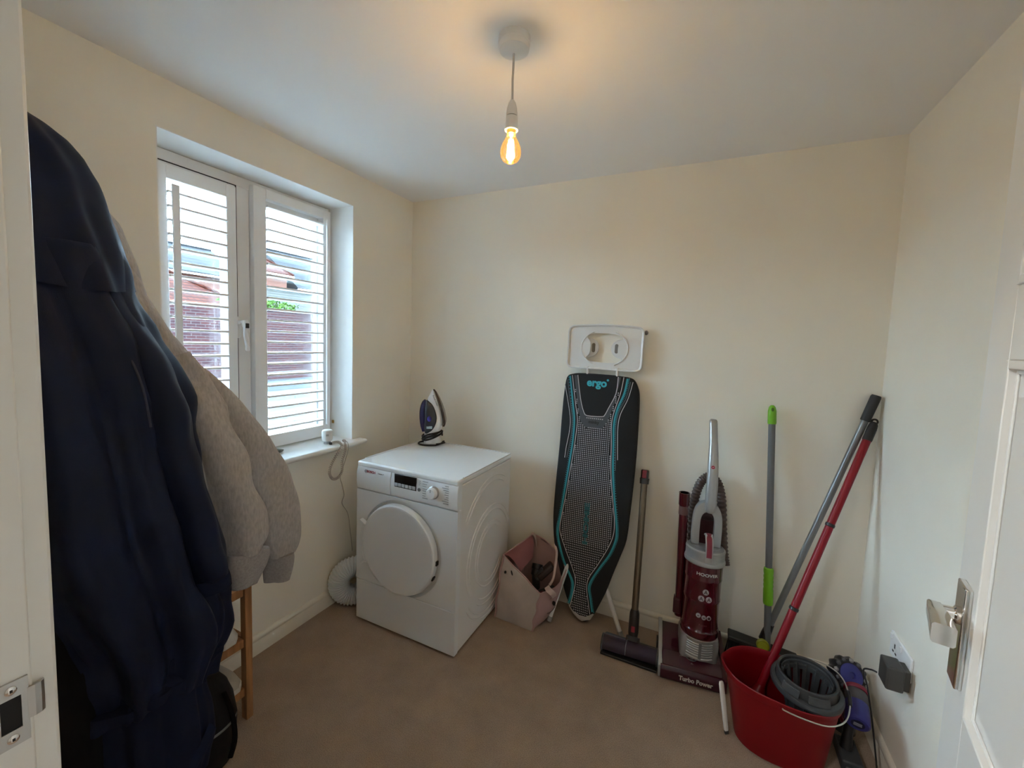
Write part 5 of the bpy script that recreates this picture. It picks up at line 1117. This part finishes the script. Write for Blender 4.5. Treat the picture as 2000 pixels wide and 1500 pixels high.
def cloth(name, tab, mt, parent, folds=9, amp=.012, seed=0.0, cap=True, nz=60, nth=112, crumple=.012, hem=0.0, hemamp=0.0, frontbias=True):
    """loft of ellipses z, cx, ax, yl, yr with hanging folds"""
    tab = sorted(tab); z0_, z1_ = tab[0][0], tab[-1][0]; rg = []
    for i in range(nz + 1):
        z = z0_ + (z1_ - z0_) * i / nz; cx_, ax, yl, yr = [lerp(tab, z, k) for k in (1, 2, 3, 4)]; cy_ = (yl + yr) / 2; ay = (yr - yl) / 2; h = 1 - (z - z0_) / (z1_ - z0_)
        row = []
        for j in range(nth):
            t = 2 * PI * j / nth; c, s_ = math.cos(t), math.sin(t)
            x = cx_ + ax * abs(c) ** .85 * (1 if c > 0 else -1); y = cy_ + ay * abs(s_) ** .85 * (1 if s_ > 0 else -1)
            lat = (y - cy_) / ay * .5
            # folds radiate from the hook and open towards the hem
            ph = lat * folds * 2.2 + .8 * noise.noise(Vector((lat * 2.1, z * 1.6, seed))) * 3
            f = (math.sin(ph) + .5 * math.sin(2.3 * ph + seed)) * amp * (.35 + .65 * h) * abs(c) ** .6
            f += crumple * noise.noise(Vector((x * 6 + seed, y * 7, z * 5))) + crumple * .5 * noise.noise(Vector((x * 15, y * 16 + seed, z * 11)))
            n = Vector((c * ay, s_ * ax, 0)).normalized(); k = .35 if abs(s_) > .95 else 1
            zz = z + hemamp * (1 - i / nz) ** 6 * math.sin(lat * 5 + seed) 
            row.append(Vector((x, y, zz)) + n * f * k)
        rg.append(row)
    top = rg[-1]; cz = sum((v for v in top), Vector()) / len(top)
    for s_ in (.75, .4, .05): rg.append([cz.lerp(v, s_) + Vector((0, 0, .012 * (1 - s_))) for v in top])
    bot = rg[0]; cb = sum((v for v in bot), Vector()) / len(bot)
    inner = [[cb.lerp(v, .93) + Vector((0, 0, .03)) for v in bot], [cb.lerp(v, .5) + Vector((0, 0, .06)) for v in bot]]
    return MB().rings(inner[::-1] + rg).build(name, mt, parent, angle=80)
def sleeve(name, path, mt, parent, amp=.006, seed=0.0, k=7, n=40, rings_at=3.5, flat=.8):
    """path: x, y, z, half width"""
    P = smooth_pts([q_[:3] for q_ in path], k); Rr = smooth_pts([(q_[3], 0, 0) for q_ in path], k); rg = []
    for i, p_ in enumerate(P):
        t = (P[min(i + 1, len(P) - 1)] - P[max(i - 1, 0)]).normalized(); u = Vector((.50, .80, 0)); u = (u - t * u.dot(t)).normalized(); w_ = t.cross(u); row = []
        for j in range(n):
            a = 2 * PI * j / n; c, s_ = math.cos(a), math.sin(a); d = u * c + w_ * s_ * flat; f = amp * noise.noise(p_ * 8 + d * .9 + Vector((seed, 0, 0))) * 2 + amp * .9 * math.sin(3 * a + i * .05 + seed + 1.5 * noise.noise(p_ * 5))
            row.append(p_ + d * (Rr[i].x + f))
        rg.append(row)
    return MB().rings(rg).build(name, mt, parent, angle=80)
# navy jacket with hood
J = [(0.46, 0.43, 0.098, -1.812, -1.507), (0.5, 0.43, 0.101, -1.816, -1.482), (0.56, 0.43, 0.105, -1.822, -1.464), (0.62, 0.43, 0.109, -1.83, -1.462), (0.7, 0.43, 0.115, -1.85, -1.475), (0.85, 0.42, 0.128, -1.885, -1.504), (1.0, 0.41, 0.14, -1.92, -1.530), (1.15, 0.391, 0.148, -1.942, -1.537), (1.3, 0.372, 0.155, -1.965, -1.544), (1.45, 0.35, 0.159, -1.982, -1.588), (1.6, 0.32, 0.155, -1.99, -1.644), (1.7, 0.3, 0.152, -1.995, -1.656), (1.8, 0.28, 0.15, -2.0, -1.679), (1.88, 0.256, 0.138, -2.0, -1.690), (1.94, 0.238, 0.129, -2.0, -1.709), (1.98, 0.226, 0.12, -2.0, -1.733), (2.005, 0.217, 0.108, -1.99, -1.757)]
jk = thing('navy_jacket', (.36, -1.75, 1.9), 'long navy hooded jacket hanging at the front left beside the door frame', 'jacket')
cloth('body', [j for j in J if j[0] <= 1.75], navy, jk, folds=8, amp=.024, seed=1.3, crumple=.026)
hood = cloth('hood', [(z, cx_ + .004, ax + .006, yl - .004, yr + .003) for z, cx_, ax, yl, yr in J if z >= 1.58], navy, jk, folds=5, amp=.012, seed=4.1, crumple=.013, nz=36, hemamp=.012)
cloth('hem_band', [(z, cx_ + .001, ax + .004, yl - .003, yr + .004) for z, cx_, ax, yl, yr in J if z <= .53], navy2, jk, folds=16, amp=.010, seed=2.2, nz=14, crumple=.014, hemamp=.02)
slv = sleeve('sleeve', [(.40, -1.765, 1.64, .030), (.445, -1.715, 1.50, .055), (.485, -1.662, 1.343, .064), (.500, -1.636, 1.184, .064), (.505, -1.612, 1.046, .062), (.512, -1.575, .90, .062), (.515, -1.556, .80, .056), (.515, -1.548, .765, .048)], navy, jk, amp=.008, seed=3.0)
sleeve('cuff', [(.515, -1.549, .768, .046), (.516, -1.545, .745, .047), (.516, -1.541, .72, .045)], navy2, slv, amp=.003, seed=1.0, k=4)
MB().tube(smooth_pts([(.478, -1.765, 1.55), (.512, -1.738, 1.47), (.541, -1.712, 1.36), (.551, -1.70, 1.25)], 8), .0028, 8).build('seam', mat('seam_pale', (.022, .026, .045), .7), jk)
# navy jogging bottoms hanging below the hem
nt_ = thing('navy_trousers', (.43, -1.65, .5), 'navy jersey trousers hanging below the long navy jacket', 'trousers')
cloth('legs', [(0.14, 0.435, 0.075, -1.775, -1.545), (0.18, 0.435, 0.08, -1.78, -1.536), (0.22, 0.435, 0.082, -1.785, -1.520), (0.26, 0.432, 0.082, -1.785, -1.520), (0.4, 0.425, 0.082, -1.79, -1.527), (0.56, 0.421, 0.08, -1.79, -1.527)], navy2, nt_, folds=8, amp=.012, seed=7.7, nz=34, crumple=.016, hemamp=.03)
m = MB(); rg = []
for p_ in smooth_pts([(.505, -1.69, .150), (.522, -1.64, .185), (.520, -1.585, .235), (.50, -1.545, .265)], 6):
    d = Vector((.05, -.35, .9)).normalized() * .022; o2 = Vector((.010, .004, 0)); rg.append([p_ - d, p_ - d * .4 + o2, p_ + d * .4 + o2, p_ + d, p_ - o2 * .4])
m.rings(rg); m.build('ankle_cuff', cloth_mat('navy_rib', (.010, .016, .042), bs=400), nt_, angle=70)
# black coat behind, reaching almost to the carpet
bc = thing('black_coat', (.38, -1.72, 1.4), 'long black coat hanging behind the navy jacket down to the carpet', 'coat')
cloth('body', [(0.02, 0.419, 0.06, -1.93, -1.535), (0.1, 0.417, 0.06, -1.93, -1.532), (0.3, 0.41, 0.06, -1.94, -1.527), (0.6, 0.40, 0.06, -1.95, -1.516), (0.9, 0.385, 0.06, -1.95, -1.53), (1.2, 0.35, 0.06, -1.95, -1.58), (1.5, .30, .06, -1.95, -1.65), (1.8, .24, .06, -1.95, -1.72)], blackc, bc, folds=9, amp=.012, seed=9.1, nz=50, crumple=.010)
# grey marl sweatshirt
hs = thing('grey_sweatshirt', (.27, -1.6, 1.8), 'grey marl sweatshirt with two dangling sleeves hanging behind the navy jacket', 'sweatshirt')
cloth('body', [(0.82, 0.355, 0.06, -1.63, -1.44), (1.0, 0.34, 0.07, -1.65, -1.432), (1.1, 0.326, 0.074, -1.676, -1.405), (1.2, 0.312, 0.078, -1.702, -1.375), (1.25, 0.305, 0.08, -1.715, -1.368), (1.3, 0.298, 0.082, -1.728, -1.397), (1.4, 0.284, 0.086, -1.754, -1.463), (1.5, 0.27, 0.09, -1.78, -1.529), (1.6, 0.252, 0.085, -1.798, -1.576), (1.7, 0.235, 0.08, -1.815, -1.597), (1.8, 0.218, 0.075, -1.832, -1.622), (1.84, 0.21, 0.06, -1.83, -1.65)], marl, hs, folds=5, amp=.008, seed=5.5, crumple=.010)
s1 = sleeve('sleeve', [(.345, -1.55, 1.42, .035), (.375, -1.505, 1.28, .052), (.408, -1.463, 1.12, .062), (.418, -1.428, .98, .070), (.42, -1.400, .86, .078), (.42, -1.390, .79, .077), (.42, -1.388, .755, .062), (.42, -1.388, .735, .054)], marl, hs, amp=.0075, seed=2.0, flat=.62)
sleeve('cuff', [(.42, -1.388, .745, .058), (.42, -1.390, .72, .063), (.42, -1.392, .69, .062), (.42, -1.394, .66, .055), (.42, -1.398, .625, .045)], cloth_mat('grey_rib', (.36, .34, .335), bs=300, bump=.5, var=.12, vs=140), s1, amp=.009, seed=8.0, k=4, flat=.6)
s2 = sleeve('sleeve', [(.270, -1.57, 1.46, .020), (.292, -1.455, 1.33, .046), (.322, -1.368, 1.18, .064), (.345, -1.305, 1.05, .074), (.36, -1.250, .91, .080), (.36, -1.222, .77, .072), (.36, -1.215, .68, .062), (.36, -1.215, .635, .050)], marl, hs, amp=.007, seed=6.0, flat=.62)
sleeve('cuff', [(.36, -1.215, .640, .052), (.36, -1.215, .62, .055), (.36, -1.217, .58, .052), (.36, -1.220, .535, .046)], MATS['grey_rib'], s2, amp=.006, seed=4.0, k=4, flat=.6)
# black rucksack on the floor by the rack
rk = thing('black_rucksack', (.385, -1.47, 0), 'soft black rucksack slumped on the carpet below the coats', 'bag')
m = MB(); rg = []
for z, w_, d_ in ((.002, .050, .040), (.012, .068, .050), (.08, .080, .060), (.16, .084, .060), (.24, .074, .052), (.30, .055, .040), (.335, .030, .024)):
    rg.append([Vector((.372 + d_ * math.cos(2 * PI * j / 28) + .006 * noise.noise(Vector((j * .5, z * 20, 1))), -1.487 + w_ * math.sin(2 * PI * j / 28) + .006 * noise.noise(Vector((j * .5, z * 20, 5))), z)) for j in range(28)])
m.rings(rg); m.build('sack', cloth_mat('black_nylon', (.008, .008, .010), bs=500, rough=.55), rk, angle=70)
MB().tube(smooth_pts([(.43, -1.47, .29), (.440, -1.45, .20), (.437, -1.44, .10), (.425, -1.45, .03)], 6), .008, 8, flat=.4).build('strap', blackc, rk)
m = MB(); m.rings([[Vector((.372 + .0635 * math.cos(a_), -1.487 + .087 * math.sin(a_), z)) for z in (.155, .162)] + [Vector((.372 + .060 * math.cos(a_), -1.487 + .083 * math.sin(a_), z)) for z in (.162, .155)] for a_ in [math.radians(-80 + 160 * i / 20) for i in range(21)]]); m.build('zip', mgrey, rk)
